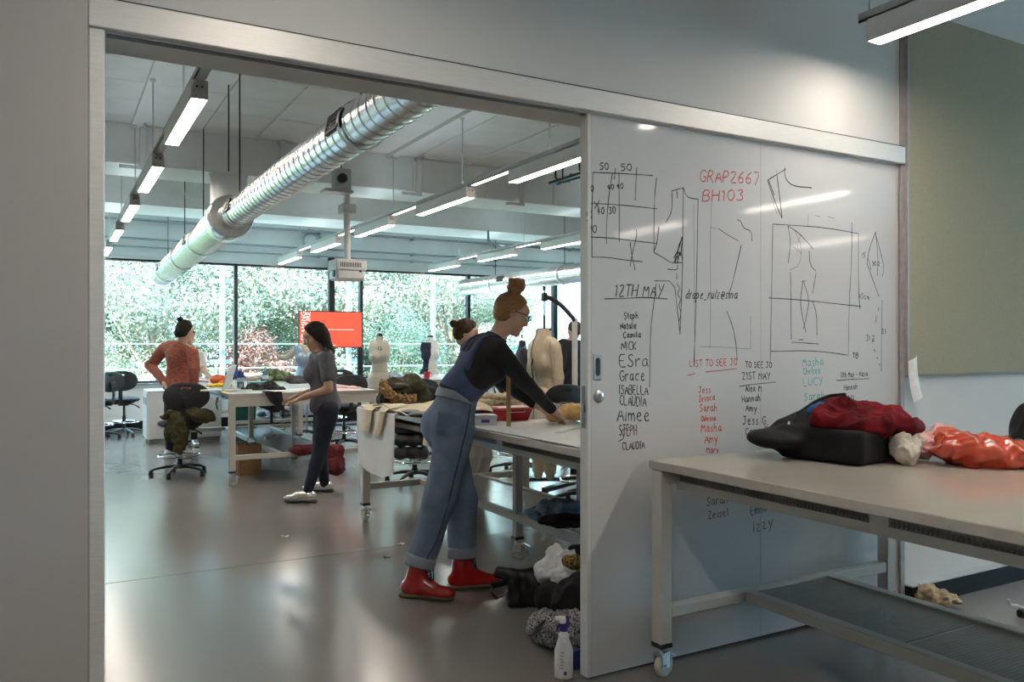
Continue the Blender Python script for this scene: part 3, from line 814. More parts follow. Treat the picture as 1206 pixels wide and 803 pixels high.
FONT = {
 'A': '0,0 2,6 4,0;.8,2.2 3.2,2.2', 'B': '0,0 0,6 2.6,6 3.4,5 2.6,3.3 0,3.2;2.6,3.2 3.8,1.8 2.8,0 0,0', 'C': '3.6,5 2.4,6 .8,5.4 0,3 .6,.8 2.2,0 3.8,.8',
 'D': '0,0 0,6 2,5.8 3.8,4 3.6,1.6 2,0 0,0', 'E': '3.4,6 0,6 0,0 3.6,0;0,3 2.8,3.1', 'G': '3.6,5 2.2,6 .6,5 0,3 .6,.8 2.2,0 3.6,.8 3.6,2.6 2,2.6',
 'H': '0,0 0,6;3.6,0 3.6,6;0,3 3.6,3.2', 'I': '.6,0 .6,6', 'J': '.4,5.8 3.4,6;2.4,6 2.2,1.2 1.2,0 0,1', 'K': '0,0 0,6;3.2,6 0,2.6 3.4,0', 'L': '0,6 0,0 3.2,.2',
 'M': '0,0 .4,6 2,2 3.6,6 4.2,0', 'N': '0,0 0,6 3.4,0 3.6,6', 'O': '2,6 .4,5 0,2.8 1,.3 2.6,.2 3.8,2.4 3.4,5 2,6', 'P': '0,0 0,6 2.6,5.8 3.4,4.4 2.4,3 0,2.8', 'R': '0,0 0,6 2.6,5.8 3.2,4.4 2.2,3.2 0,3;1.4,3 3.6,0',
 'S': '3.4,5.2 2,6 .6,5.2 .8,3.8 2.8,2.6 3.2,1 1.8,0 0,.8', 'T': '-.2,6 4,6;1.9,6 1.9,0', 'U': '0,6 0,1.4 1.4,0 3,.6 3.4,6', 'V': '0,6 1.8,0 3.8,6', 'Y': '0,6 1.8,3;3.8,6 1.2,-.6', 'Z': '.2,6 3.6,6 0,0 3.8,.1', 'X': '0,0 3.6,6;0,6 3.8,0',
 '0': '2,6 .4,5 0,2.8 1,.3 2.6,.2 3.6,2.4 3.2,5 2,6', '1': '.4,4.8 1.4,6 1.4,0', '2': '0,5 1.4,6 3,5.2 2.4,3 0,0 3.8,.1', '3': '.2,5.6 2,6 3.2,5 1.4,3.3 3.4,2.2 3,.6 1.4,0 0,.6', '5': '3.4,6 .6,6 .4,3.6 2.4,3.8 3.4,2.2 2.4,.3 0,.2',
 '6': '3,6 .8,4 0,1.8 1.2,0 3,.6 3.2,2.2 1.8,3.2 .4,2.2', '7': '0,6 3.6,6 1.4,-.6', '8': '2,6 .6,5 1.6,3.4 3.2,1.8 2,0 .4,1.4 1.6,3.2 3,4.8 2,6', '4': '2.4,0 2.6,6 0,2 3.6,2.1',
 'a': '3,3.4 1.4,4 .1,2 1,.1 2.6,1 3,3.8;2.9,2 3.5,0', 'b': '.2,6 0,0;0,2 1.6,3.8 3,2 1.6,0 0,.6', 'c': '3,3.4 1.6,4 .2,2.4 .8,.2 3,.4', 'd': '3,3 1.2,3.8 0,1.6 1.2,0 2.8,1.4;3,6.2 3,0', 'e': '.2,2 2.8,2.4 2.2,3.8 .8,3.6 .1,1.6 1.2,0 3.2,.6',
 'h': '.2,6.2 0,0;0,2.4 1.6,3.8 2.6,2.6 2.8,0', 'i': '.5,4 .5,0;.5,5.3 .6,5.6', 'k': '.2,6.2 0,0;2.4,4 0,1.8 2.6,0', 'l': '.4,6.2 .3,.4 1.2,.1', 'm': '0,4 0,0;0,2.6 1.2,3.9 1.8,2.4 1.8,0;1.8,2.6 3,3.9 3.6,2.4 3.7,0', 'n': '0,4 0,0;0,2.6 1.4,3.9 2.4,2.8 2.6,0',
 'o': '1.6,4 .2,2.6 .6,.4 2,.1 3,1.8 2.4,3.6 1.6,4', 'p': '0,4 -.2,-2.2;0,2.6 1.6,3.9 2.8,2 1.4,.1 0,.8', 'r': '0,4 0,0;0,2.4 1.2,3.9 2.4,3.6', 's': '2.4,3.4 1,4 .4,2.8 2.2,1.4 1.4,.1 0,.4', 't': '1.2,5.8 1,.6 2.2,.2;-.2,4 2.6,4.1', 'u': '0,4 .1,1 1.2,.1 2.4,1.4;2.6,4 2.6,0', 'x': '0,0 2.4,4;0,4 2.6,0',
 'y': '0,4 1.4,1;3,4 .6,-2.4', 'z': '0,4 2.6,4 0,0 2.8,.1', '-': '0,2.4 2.4,2.5', '_': '0,-.6 3.4,-.6', '.': '.4,0 .6,.3', '@': '2.8,2.6 1.8,3.4 1,2 2,1.2 2.8,2.6 3.2,1.2 4,2.6 3,4.6 1,4.6 -.2,2.4 .8,.2 3.4,.2', ',': '.6,.2 .2,-1', "'": '.6,6 .4,5', ' ': '',
}
WID = {'i': 1.4, 'l': 1.6, 'I': 1.6, '1': 2.2, ' ': 2.2, '.': 1.4, ',': 1.4, "'": 1.2, 'm': 4.2, 'M': 4.8, 't': 2.8, 'r': 2.6, '-': 3.2, 's': 2.9, '@': 4.6}
rb = random.Random(3)
def ribbon(mb, pts, w, jit=0.0012):
    """one pen stroke on the board: points (x, z)"""
    P2 = []
    for i, p in enumerate(pts):
        P2.append(Vector((p[0] + rb.uniform(-jit, jit), p[1] + rb.uniform(-jit, jit))))
    if len(P2) > 2:                                # round the corners once
        Q = [P2[0]]
        for a, b in zip(P2[:-1], P2[1:]): Q += [a * .75 + b * .25, a * .25 + b * .75]
        P2 = Q + [P2[-1]]
    vs_ = []
    n = len(P2)
    for i, p in enumerate(P2):
        d = P2[min(i + 1, n - 1)] - P2[max(i - 1, 0)]
        if d.length < 1e-7: d = Vector((1, 0))
        d.normalize(); o = Vector((-d.y, d.x)) * (w * .56) * (0.75 + 0.5 * rb.random())
        vs_ += [(p.x + o.x, YB - .0004, p.y + o.y), (p.x - o.x, YB - .0004, p.y - o.y)]
    mb.add(vs_, [(2 * i, 2 * i + 2, 2 * i + 3, 2 * i + 1) for i in range(n - 1)])
PENS = {'k': mat('black_marker', (.02, .02, .022), .6), 'r': mat('red_marker', (.52, .05, .035), .6), 't': mat('teal_marker', (.03, .36, .34), .6),
        'g': mat('faded_marker', (.24, .24, .25), .6), 'd': mat('brown_red_marker', (.20, .06, .06), .6)}
def hand(text, x1, y1, x2, y2, h, pen='k', w=.0042, slant=0.0):
    tot = sum(WID.get(c, 3.9) + .9 for c in text) - .9
    mb = MB(); cur = 0.0
    for c in text:
        for st in (FONT.get(c, '').split(';') if FONT.get(c) else []):
            pts = []
            for pr2 in st.split(' '):
                gx, gy = (float(q) for q in pr2.split(','))
                u = (cur + gx) / tot; px = x1 + (x2 - x1) * u + slant * gy * h / 6; py = y1 + (y2 - y1) * u - gy * h / 6
                pts.append(B(px, py))
            ribbon(mb, pts, w)
        cur += WID.get(c, 3.9) + .9
    part('handwriting', mb, PENS[pen], D1, 0)
def draw(strokes, pen='k', w=.0036):
    mb = MB()
    for st in strokes:
        pts = [B(*p) for p in st]
        if len(pts) == 2:
            a, b = pts; pts = [(a[0] + (b[0] - a[0]) * k / 5, a[1] + (b[1] - a[1]) * k / 5) for k in range(6)]
        ribbon(mb, pts, w)
    part('pattern_sketch', mb, PENS[pen], D1, 0)
# names column and title
hand('12TH MAY', 723, 349, 780, 349, 14, 'k', .0045, .15); draw([[(712, 352), (735, 351), (760, 350), (786, 352)]], 'k', .004)
hand('Steph', 735, 376, 752, 375, 8, 'k', .004); hand('Natalie', 731, 388, 750, 387, 8); hand('Camila', 734, 398, 755, 397, 7, 'k', .0045)
hand('NICK', 732, 412, 750, 412, 10); hand('ESra', 729, 432, 764, 432, 15, 'k', .0045); hand('Grace', 730, 449, 760, 448, 13, 'k', .0045)
hand('ISABELLA', 729, 464, 763, 465, 11); hand('CLAUDIA', 730, 477, 761, 479, 12); hand('Aimee', 727, 496, 766, 496, 16, 'k', .0048)
hand('STEPH', 729, 513, 750, 513, 13); draw([[(742, 503), (732, 506), (733, 511), (735, 516), (728, 520)]]); hand('CLAUDIA', 733, 530, 759, 528, 9)
hand('drape_rulz@sina', 807, 352, 868, 352, 11, 'k', .0042, .2)
hand('GRAP2667', 824, 214, 894, 217, 14, 'r', .0048, .1); hand('BH103', 827, 237, 876, 236, 13, 'r', .0048, .1)
hand('LIST TO SEE JO', 812, 432, 868, 430, 8, 'r', .0038); draw([[(831, 438), (850, 436), (868, 434)], [(809, 442), (819, 440)]], 'r', .003)
hand('Jess', 823, 463, 837, 463, 8, 'r', .0038); hand('Jessica', 823, 474, 842, 471, 8, 'r', .0038); hand('Sarah', 824, 485, 845, 484, 9, 'r', .0038)
hand('Odessa', 826, 496, 843, 495, 6, 'r', .0045); hand('Masha', 826, 509, 850, 508, 10, 'r', .004); hand('Amy', 830, 522, 846, 521, 10, 'r', .004); hand('Mary', 832, 533, 847, 533, 7, 'r', .004)
hand('TO SEE JO', 878, 433, 909, 433, 7); hand('21ST MAY', 874, 447, 907, 447, 9); draw([[(870, 455), (890, 452), (914, 450)]])
hand('Alex M', 878, 461, 897, 461, 8); hand('Hannah', 874, 474, 896, 472, 8); hand('Amy', 878, 484, 892, 485, 8); hand('Jess G,', 875, 500, 905, 500, 10); hand('Conn R', 878, 512, 904, 510, 8)
hand('Masha', 945, 432, 970, 430, 10, 't', .004); hand('Chelsea', 946, 441, 966, 440, 8, 't', .004); hand('LUCY', 946, 455, 969, 453, 9, 't', .004); hand('Sarah', 947, 472, 972, 469, 9, 't', .004)
hand('11th May - Nasia', 990, 445, 1022, 443, 7, 'k', .0036); draw([[(985, 448), (1005, 446.5), (1024, 446)]]); hand('Hannah', 994, 460, 1010, 458, 7, 'k', .0036); hand('Jess', 995, 471, 1006, 470, 7, 'k', .0036)
hand('Sarah', 832, 596, 858, 592, 10, 'd', .0042); hand('Zeisel', 834, 611, 858, 607, 9, 'd', .0042)
hand('Emma A', 884, 607, 911, 600, 11, 'k', .004); hand('Izzy', 887, 627, 911, 619, 12, 'k', .004)
# skirt block, upper left
draw([[(698, 203), (718, 204), (745, 205), (769, 207)], [(698, 203), (698, 220), (697, 260), (697, 303)], [(697, 303), (715, 303), (735, 306), (757, 308)], [(773, 209), (771, 230), (770, 260), (770, 296)],
      [(695, 240), (715, 240), (745, 243), (774, 246)], [(695, 279), (720, 280), (750, 284), (774, 287)], [(721, 204), (718, 222), (716, 240), (714, 270), (714, 287)], [(729, 203), (729, 240), (729, 285)], [(750, 197), (749, 215), (748, 236)],
      [(749, 270), (750, 278), (745, 296), (742, 314)], [(725, 198), (723, 212)]])
hand('50', 706, 200, 717, 200, 8); hand('50', 731, 201, 744, 201, 8); hand('40', 715, 223, 723, 223, 6); hand('40', 726, 222, 734, 222, 6); hand('70', 692, 226, 699, 226, 8); hand('40', 703, 252, 712, 252, 8); hand('30', 717, 252, 725, 251, 8); hand('50', 691, 260, 697, 256, 9); hand('70', 692, 275, 703, 274, 9)
draw([[(699, 237), (706, 245)], [(706, 236), (700, 246)]])
# bodice front with dart
draw([[(791, 225), (805, 221)], [(791, 225), (792, 240), (790, 252), (784, 262)], [(776, 267), (774, 285), (770, 297)], [(770, 297), (780, 303), (791, 310), (804, 309)], [(805, 221), (808, 231), (815, 234), (822, 234)], [(822, 234), (821, 300), (819, 380), (817, 432)],
      [(805, 221), (804, 260), (804, 300), (803, 346)], [(804, 278), (798, 292), (794, 310)], [(804, 278), (802, 295), (804, 310)], [(797, 224), (798, 234)]])
draw([[(795, 309), (797, 300), (799, 306), (800, 294), (802, 304), (803, 286)], [(793, 304), (798, 296)], [(797, 310), (801, 297)], [(803, 279), (795, 309)]], 'k', .005)
draw([[(771, 331), (794, 331), (797, 360), (801, 394)], [(803, 330), (802, 360), (801, 394)], [(797, 334), (801, 340), (797, 346), (802, 352), (799, 360), (802, 368), (800, 378)], [(786, 317), (798, 318), (798, 312)], [(797, 322), (797, 329)], [(773, 334), (770, 355), (766, 388), (765, 456)]])
# second bodice outline, paler
draw([[(846, 269), (857, 277), (870, 284)], [(873, 288), (868, 310), (862, 335), (858, 347)], [(868, 259), (872, 259), (876, 269), (885, 272), (886, 284)], [(856, 366), (863, 385), (867, 405), (868, 424)], [(742, 285), (744, 300), (748, 318)]])
draw([[(838, 236), (836, 290), (837, 357), (836, 410)], [(824, 408), (850, 409), (884, 411)], [(884, 372), (884, 411)], [(836, 268), (845, 269)], [(817, 240), (818, 430)]], 'g', .0026)
# neckline sketch top right
draw([[(904, 212), (914, 206), (925, 199)], [(904, 212), (909, 228), (916, 246), (921, 257)], [(915, 205), (918, 230), (921, 257)], [(905, 212), (912, 230)], [(924, 197), (924, 208), (929, 216), (938, 220), (956, 221)]], 'k', .0044)
draw([[(914, 200), (916, 212)], [(908, 231), (915, 252)]], 'g', .003)
# trouser block
draw([[(910, 264), (930, 265), (970, 268), (1011, 275)], [(910, 264), (909, 330), (907, 425)], [(1011, 275), (1011, 340), (1013, 365)], [(1003, 262), (1003, 300), (1000, 360), (999, 420)], [(905, 351), (940, 353), (980, 357), (1014, 361)], [(908, 414), (950, 413), (975, 415), (998, 418)],
      [(928, 266), (931, 285), (928, 310)], [(928, 266), (940, 274), (951, 285), (958, 294)], [(953, 296), (954, 312), (961, 319)], [(961, 321), (957, 345)], [(946, 330), (942, 353), (945, 375), (949, 392)], [(946, 330), (953, 353), (950, 372), (946, 388)], [(957, 354), (962, 370), (962, 395)], [(932, 403), (948, 404), (964, 405)], [(932, 400), (931, 320)], [(940, 400), (946, 400)]])
draw([[(936, 272), (944, 290), (942, 312), (930, 318)], [(943, 277), (938, 290), (944, 300)], [(934, 290), (940, 296)], [(943, 332), (950, 330)], [(952, 252), (951, 268)], [(960, 254), (966, 255)], [(975, 255), (982, 257)]], 'g', .003)
draw([[(1031, 273), (1024, 292), (1021, 310)], [(1021, 310), (1026, 325), (1035, 349)], [(1031, 273), (1034, 300), (1033, 325)], [(1031, 275), (1038, 300), (1041, 315), (1039, 326)], [(1039, 353), (1038, 395), (1038, 437)],
      [(1035, 362), (1034, 366)], [(1032, 372), (1031, 380)], [(1028, 398), (1027, 404)], [(1029, 411), (1031, 414)], [(1032, 420), (1034, 423)], [(1035, 428), (1036, 431)], [(1022, 303), (1026, 318)]])
hand('31 2', 1020, 401, 1030, 402, 7, 'k', .0036); hand('31', 1038, 393, 1043, 393, 6, 'k', .0036); hand('15', 1015, 304, 1019, 303, 6, 'k', .003); hand('30 2', 1027, 313, 1036, 313, 5, 'k', .0036); hand('45cm', 1011, 351, 1024, 353, 6, 'k', .003); hand('TB', 1004, 422, 1011, 421, 6, 'k', .0045)
# ------------------------------------------------------------------ cutting tables
M_frame = mat('table_frame_paint', (0.60, 0.57, 0.52), 0.42, var=0.02)
M_top = mat('table_laminate', (0.50, 0.465, 0.41), 0.09, var=0.03, scale=3, spec=0.75)
M_edgeb = mat('table_edge', (0.48, 0.445, 0.395), 0.3)
M_perf = perforated('perforated_steel', (0.36, 0.35, 0.32), 0.018, 0.36)
M_perfd = perforated('perforated_tray', (0.30, 0.29, 0.26), 0.018, 0.36)
M_wheel = mat('caster_wheel', (0.62, 0.62, 0.50), 0.45)
TW, TH = 1.53, 0.91
def caster(root, x, y, wheel=True, ang=0.6):
    c = MB().cyl((0, 0, .105), (0, 0, .135), .02, None, 12).box((0, 0, .1), (.06, .045, .012)).box((.0, .022, .07), (.05, .004, .06)).box((.0, -.022, .07), (.05, .004, .06))
    c.cyl((0, -.028, .05), (0, .028, .05), .008, None, 8)
    R = Matrix.Translation((x, y, 0)) @ Matrix.Rotation(ang, 4, 'Z')
    fork = part('caster', c.xf(R), M_chrome, root)
    prof = [(.014, -.016), (.044, -.016), (.05, -.01), (.05, .01), (.044, .016), (.014, .016)]
    part('wheel', MB().lathe(prof, 22, (.012, 0, .05), 'y').xf(R), M_wheel, fork)
    part('brake', MB().box((.06, 0, .085), (.045, .03, .012), Matrix.Rotation(.5, 3, 'Y')).xf(R), mat('brake_steel', (.55, .62, .66), .3, .7), fork)
    part('stem_collar', MB().bb(x - .031, x + .031, y - .031, y + .031, .128, .146), M_black, fork)
def table(name, label, x0, y0, y1, th=TH, shelf=True, tw=TW, front_stretcher=False, tray=True, top=None, lag=.6):
    t = thing(name, label, 'table', (x0, y0, 0), 0)
    L_ = y1 - y0; s = .062
    top_o = part('table_top', MB().bb(0, tw, 0, L_, th - .036, th, .004), top or M_top, t)
    part('top_edging', MB().bb(-.002, 0, .003, L_ - .003, th - .034, th - .002).bb(.003, tw - .003, -.002, 0, th - .034, th - .002), M_edgeb, top_o)
    fr = MB(); fz0, fz1 = th - .097, th - .036
    i_ = .03
    apr = part('top_rail', MB().bb(i_, tw - i_, i_, i_ + .04, fz0, fz1), M_frame, t); part('top_rail', MB().bb(i_, tw - i_, L_ - i_ - .04, L_ - i_, fz0, fz1), M_frame, t)
    for xx in (.10, tw - .14):
        part('side_rail', MB().bb(xx, xx + .04, .06, L_ - .06, th - .122, th - .088), M_frame, apr)
    for xx in (.10, tw - .14):
        for q in (1, 2): part('spacer_block', MB().bb(xx, xx + .04, L_ * q / 3 - .035, L_ * q / 3 + .035, th - .088, th - .036), M_frame, apr)
    if tray: part('wire_tray', MB().bb(.10, tw - .10, .07, L_ - .07, th - .078, th - .076), M_perfd, t)
    else: part('under_panel', MB().bb(.10, tw - .10, .07, L_ - .07, th - .088, th - .080), M_edgeb, t)
    if tray: part('tray_lip', MB().bb(.112, .114, .07, L_ - .07, th - .088, th - .04), M_perf2, t)
    for (xx, yy) in ((0.004, .012), (tw - s - .004, .012), (0.004, L_ - s - .012), (tw - s - .004, L_ - s - .012)):
        lg = part('leg', MB().bb(xx, xx + s, yy, yy + s, .146, th - .036, .004), M_frame, t)
        caster(lg, xx + s / 2, yy + s / 2, ang=lag + rnd.uniform(-.3, .3))
    for (xx, yy) in ((.50, L_ / 2), (1.0, L_ / 2)):
        lg = part('centre_leg', MB().bb(xx, xx + .05, yy - .025, yy + .025, .146, th - .1, .003), M_frame, t)
        caster(lg, xx + .025, yy, ang=-lag)
    for yy in (.02, L_ - .07):
        part('end_stretcher', MB().bb(.066, tw - .066, yy, yy + .05, .25, .30, .004), M_frame, t)
    for xx in (.49, 1.01):
        part('shelf_beam', MB().bb(xx, xx + .05, .07, L_ - .07, .25, .30, .003), M_frame, t)
    for q in range(4):
        a = .07 + (L_ - .14) * q / 4
        part('shelf_sheet', MB().bb(.54, 1.01, a + .006, a + (L_ - .14) / 4 - .006, .288, .291), M_perf if shelf == 'perf' else M_shelf, t)
        if q: part('shelf_cross_bar', MB().bb(.54, 1.01, a - .015, a + .015, .26, .287), M_frame, t)
    return t
M_perf2 = perforated('perforated_lip', (0.26, 0.25, 0.225), 0.016, 0.34, 'YZ')
M_shelf = mat('shelf_sheet_metal', (0.42, 0.43, 0.44), 0.22, 0.6)
T0 = table('cutting_table', 'large beige cutting table on casters in front of the whiteboard door', 2.205, -.36, 2.735, shelf='perf', lag=.2)
T1 = table('cutting_table', 'long cutting table where the person in denim dungarees leans', 2.13, 3.03, 6.25)
T2 = table('cutting_table', 'white cutting table with a paper bag under it, left of the workroom', 1.52, 8.35, 11.4, top=mat('pale_laminate', (.66, .65, .62), .2))
T3 = table('cutting_table', 'far cutting table by the window behind the walking person', 2.2, 12.1, 14.25, top=mat('pale_laminate', (.66, .65, .62)))
T4 = table('cutting_table', 'far cutting table by the window right of the standing dress form', 4.6, 10.35, 12.2, top=mat('pale_laminate', (.66, .65, .62)))
# deep white aprons of the tables further back
for t_, x_ in ((T2, 0), (T3, 0), (T4, 0)):
    part('apron', MB().bb(.01, TW - .01, .004, .03, TH - .13, TH - .038), M_frame, t_)
# storage cabinet beyond the left table
cb = thing('storage_cabinet', 'low white storage cabinet on the floor near the left windows', 'cabinet', (1.18, 12.45, 0))
part('carcass', MB().bb(0, .98, 0, .55, .06, .72, .003), M_white, cb)
part('plinth', MB().bb(.02, .96, .02, .53, 0, .06), mat('plinth_grey', (.25, .25, .25), .6), cb)
part('cabinet_top', MB().bb(-.01, .99, -.01, .56, .72, .745, .003), M_white, cb)
for k in range(2):
    d = part('cabinet_door', MB().bb(-.018, -.001, .01 + .27 * k, .27 + .27 * k, .07, .71, .002), M_white, cb)
    part('handle', MB().bb(-.03, -.018, .03 + .27 * k, .045 + .27 * k, .55, .65), M_steel, d)
part('back_panel', MB().bb(.01, .97, -.008, 0, .08, .71, .002), M_white, cb)
# ------------------------------------------------------------------ drafting stools
M_seat = mat('seat_fabric', (.022, .024, .032), .85, var=.25, scale=120, bump=.2, bscale=300)
M_shell = mat('chair_shell', (.02, .021, .025), .5)
def back_shell(w=.235, h=.15, slot=True):
    """curved oval back with a grip slot"""
    N = 44; rings = []
    def outer(t):
        x = w * math.copysign(abs(math.cos(t)) ** .78, math.cos(t)); z = h * math.copysign(abs(math.sin(t)) ** .85, math.sin(t))
        if z < 0: x *= 1 - .18 * (z / h) ** 2
        return x, z
    def inner(t): return (.05 * math.copysign(abs(math.cos(t)) ** .5, math.cos(t)), h * .62 + .013 * math.copysign(abs(math.sin(t)) ** .5, math.sin(t)))
    lv = [0, .12, .4, .75, 1.0] if slot else [0, .12, .4, .75, .995]
    V = []; 
    for side in (0, 1):
        for l in lv:
            for k in range(N):
                t = 2 * math.pi * k / N; o = outer(t); i_ = inner(t)
                if not slot: i_ = (0, .0)
                x = o[0] + (i_[0] - o[0]) * l; z = o[1] + (i_[1] - o[1]) * l
                y = -.55 * x * x + .35 * (z - .02) ** 2
                thk = .013 if 0 < l < 1 else .008
                V.append((x, y + (thk if side else -thk), z))
    F = []; R = len(lv)
    for side in (0, 1):
        b = side * R * N
        for i in range(R - 1):
            for k in range(N): F.append((b + i * N + k, b + i * N + (k + 1) % N, b + (i + 1) * N + (k + 1) % N, b + (i + 1) * N + k))
    for i in ((0, R - 1)):
        for k in range(N): F.append((i * N + k, i * N + (k + 1) % N, R * N + i * N + (k + 1) % N, R * N + i * N + k))
    mb = MB(); mb.v = V; mb.f = F; return mb
CH = {}
def stool_meshes():
    if CH: return CH
    base = MB()
    for k in range(5):
        a = 2 * math.pi * k / 5 + .3; c, s_ = math.cos(a), math.sin(a)
        base.tube([(c * .02, s_ * .02, .10), (c * .12, s_ * .12, .10), (c * .24, s_ * .24, .078), (c * .285, s_ * .285, .06)], [(.03, .022), (.026, .02), (.02, .014), (.016, .012)], 8, True, False, (-s_, c, 0))
    base.cyl((0, 0, .075), (0, 0, .14), .038, .032, 16)
    CH['base'] = mesh_of('star_base', base, M_black)
    CH['foot'] = mesh_of('glide', MB().cyl((0, 0, 0), (0, 0, .062), .026, .02, 12), M_black)
    CH['col'] = mesh_of('gas_column', MB().cyl((0, 0, .13), (0, 0, .30), .026, None, 16).cyl((0, 0, .30), (0, 0, .50), .018, None, 16).cyl((0, 0, .29), (0, 0, .31), .03, .024, 16), M_black)
    ring = MB().tube([(.215 * math.cos(t), .215 * math.sin(t), .215) for t in [2 * math.pi * k / 32 for k in range(32)]], .010, 8, False, True)
    for a in (.3, 2.4, 4.5): ring.tube([(.02 * math.cos(a), .02 * math.sin(a), .2), (.21 * math.cos(a), .21 * math.sin(a), .215)], .008, 6)
    ring.cyl((0, 0, .185), (0, 0, .23), .034, None, 14)
    CH['ring'] = mesh_of('foot_ring', ring, M_chrome)
    sd = SD(.03).ell((0, .0, .555), (.225, .215, .045)).box((0, .02, .55), (.19, .17, .02), None, .02)
    CH['seat'] = mesh_of('seat', sd.mesh(.014), M_seat, 60)
    CH['pan'] = mesh_of('seat_pan', MB().box((0, -.01, .505), (.26, .28, .03), None, .012).box((0, 0, .48), (.14, .16, .03), None, .008), M_black)
    CH['stem'] = mesh_of('back_stem', MB().tube([(0, -.12, .50), (0, -.225, .505), (0, -.265, .54), (0, -.275, .66), (0, -.262, .80)], [(.03, .008), (.03, .008), (.03, .008), (.028, .008), (.026, .007)], 8, True, False, (1, 0, 0)).box((0, -.262, .80), (.11, .024, .09), None, .008), M_black)
    bk = back_shell(); bk.xf(Matrix.Translation((0, -.228, .845)) @ Matrix.Rotation(-.06, 4, 'X'))
    CH['back'] = mesh_of('backrest', bk, M_shell, 45)
    CH['lever'] = mesh_of('lever', MB().tube([(.05, 0, .495), (.16, -.02, .47), (.22, -.03, .43)], [.007, .007, .012], 7), M_black)
    return CH
def stool(label, x, y, rz, dz=0.0, foot_dz=0.0):
    m = stool_meshes()
    t = thing('drafting_stool', label, 'chair', (x, y, 0), rz, 'drafting stools')
    b = inst('star_base', m['base'], t)
    for k in range(5):
        a = 2 * math.pi * k / 5 + .3; inst('glide', m['foot'], b, (.285 * math.cos(a), .285 * math.sin(a), 0))
    c = inst('gas_column', m['col'], t)
    inst('foot_ring', m['ring'], c)
    for n_ in ('seat_pan', 'seat', 'back_stem', 'backrest', 'lever'):
        o = inst(n_, m[{'seat_pan': 'pan', 'seat': 'seat', 'back_stem': 'stem', 'backrest': 'back', 'lever': 'lever'}[n_]], t, (0, 0, dz))
    return t
S1 = stool('black drafting stool with an olive jacket over its seat, beside the red sweater', 1.20, 9.35, .12)
S2 = stool('black drafting stool standing alone in front of the left window wall', .97, 13.75, -.25)
S3 = stool('black drafting stool mostly hidden by the left door jamb', .60, 13.45, .8)
S4 = stool('black drafting stool at the window, behind the other stool right of the walking person', 3.98, 12.95, .2)
S5 = stool('black drafting stool right of the walking person, beside the white table', 3.45, 10.75, .05)
S6 = stool('black drafting stool carrying the fur-hooded parka behind the hanging white cloth', 3.23, 7.75, -.25)
S7 = stool('black drafting stool turned sideways just right of the parka', 3.98, 8.95, -1.0)
S8 = stool('black drafting stool farther back between the parka and the small dress form', 4.85, 9.95, -.3)
S9 = stool('black drafting stool whose star base shows under the long cutting table', 4.40, 7.72, 2.4)
S10 = stool('black drafting stool behind the open door edge at the long cutting table', 4.07, 5.93, -1.30, .06)
S11 = stool('black drafting stool by the far table with the green camouflage garment', 2.72, 11.76, 0.1)
# ------------------------------------------------------------------ dress forms
M_linen = mat('form_linen', (.62, .57, .48), .85, var=.06, scale=60, bump=.15, bscale=300)
M_linen2 = mat('form_linen_white', (.70, .69, .66), .85, var=.05, scale=60)
M_print = mat('form_print', (.05, .05, .05), .7)
def torso_sd(k=.04, hip=True):
    s = SD(k)
    X = (0, 1, 0)
    s.ell((0, 0, 1.33), (.165, .095, .11)).ell((0, .01, 1.21), (.150, .105, .11)).ell((-.065, .075, 1.23), (.065, .06, .06)).ell((.065, .075, 1.23), (.065, .06, .06))
    s.ell((0, 0, 1.06), (.118, .085, .12)).ell((0, -.01, .90), (.170, .115, .13))
    if hip: s.ell((0, -.005, .78), (.165, .11, .14))
    s.cap((-.10, 0, 1.40), .048, (.10, 0, 1.40), .048).cap((0, 0, 1.40), .055, (0, .0, 1.51), .05)
    return s
def dress_form(label, x, y, rz, zoff=0.0, mtl=None, stand=True, sc=1.0):
    t = thing('dress_form', label, 'dress form', (x, y, 0), rz, 'dress forms'); t.scale = (sc, sc, sc)
    sd = torso_sd(); sd.plane((0, 0, .68), (0, 0, -1)); sd.plane((0, 0, 1.515), (0, 0, 1))
    for s_ in (-1, 1): sd.plane((s_ * .168, 0, 1.3), (s_, 0, .25))
    o = blob('torso', sd, mtl or M_linen, t, .013); o.location.z = zoff
    part('neck_cap', MB().lathe([(.001, 1.555), (.03, 1.55), (.05, 1.53), (.052, 1.512), (.001, 1.512)], 20, (0, 0, zoff)), M_black, t)
    part('top_knob', MB().lathe([(.004, 1.55), (.006, 1.60), (.016, 1.61), (.012, 1.63), (.001, 1.635)], 12, (0, 0, zoff)), M_black, t)
    part('waist_seam', MB().tube([(.128 * math.cos(a), .098 * math.sin(a), 1.0 + zoff) for a in [2 * math.pi * k / 28 for k in range(28)]], .003, 5, False, True), mat('seam', (.4, .37, .32), .8), t)
    if stand:
        part('pole', MB().cyl((0, 0, .10), (0, 0, .75 + zoff), .018, None, 12), M_chrome, t)
        b = MB()
        for k in range(4):
            a = math.pi / 4 + math.pi / 2 * k; b.tube([(0, 0, .14), (.18 * math.cos(a), .18 * math.sin(a), .11), (.27 * math.cos(a), .27 * math.sin(a), .06)], [.016, .014, .011], 8)
        bb_ = part('stand_base', b, M_black, t)
        for k in range(4):
            a = math.pi / 4 + math.pi / 2 * k
            part('caster', MB().cyl((.27 * math.cos(a) - .01, .27 * math.sin(a), .03), (.27 * math.cos(a) + .01, .27 * math.sin(a), .03), .03, None, 14), M_black, bb_)
    return t
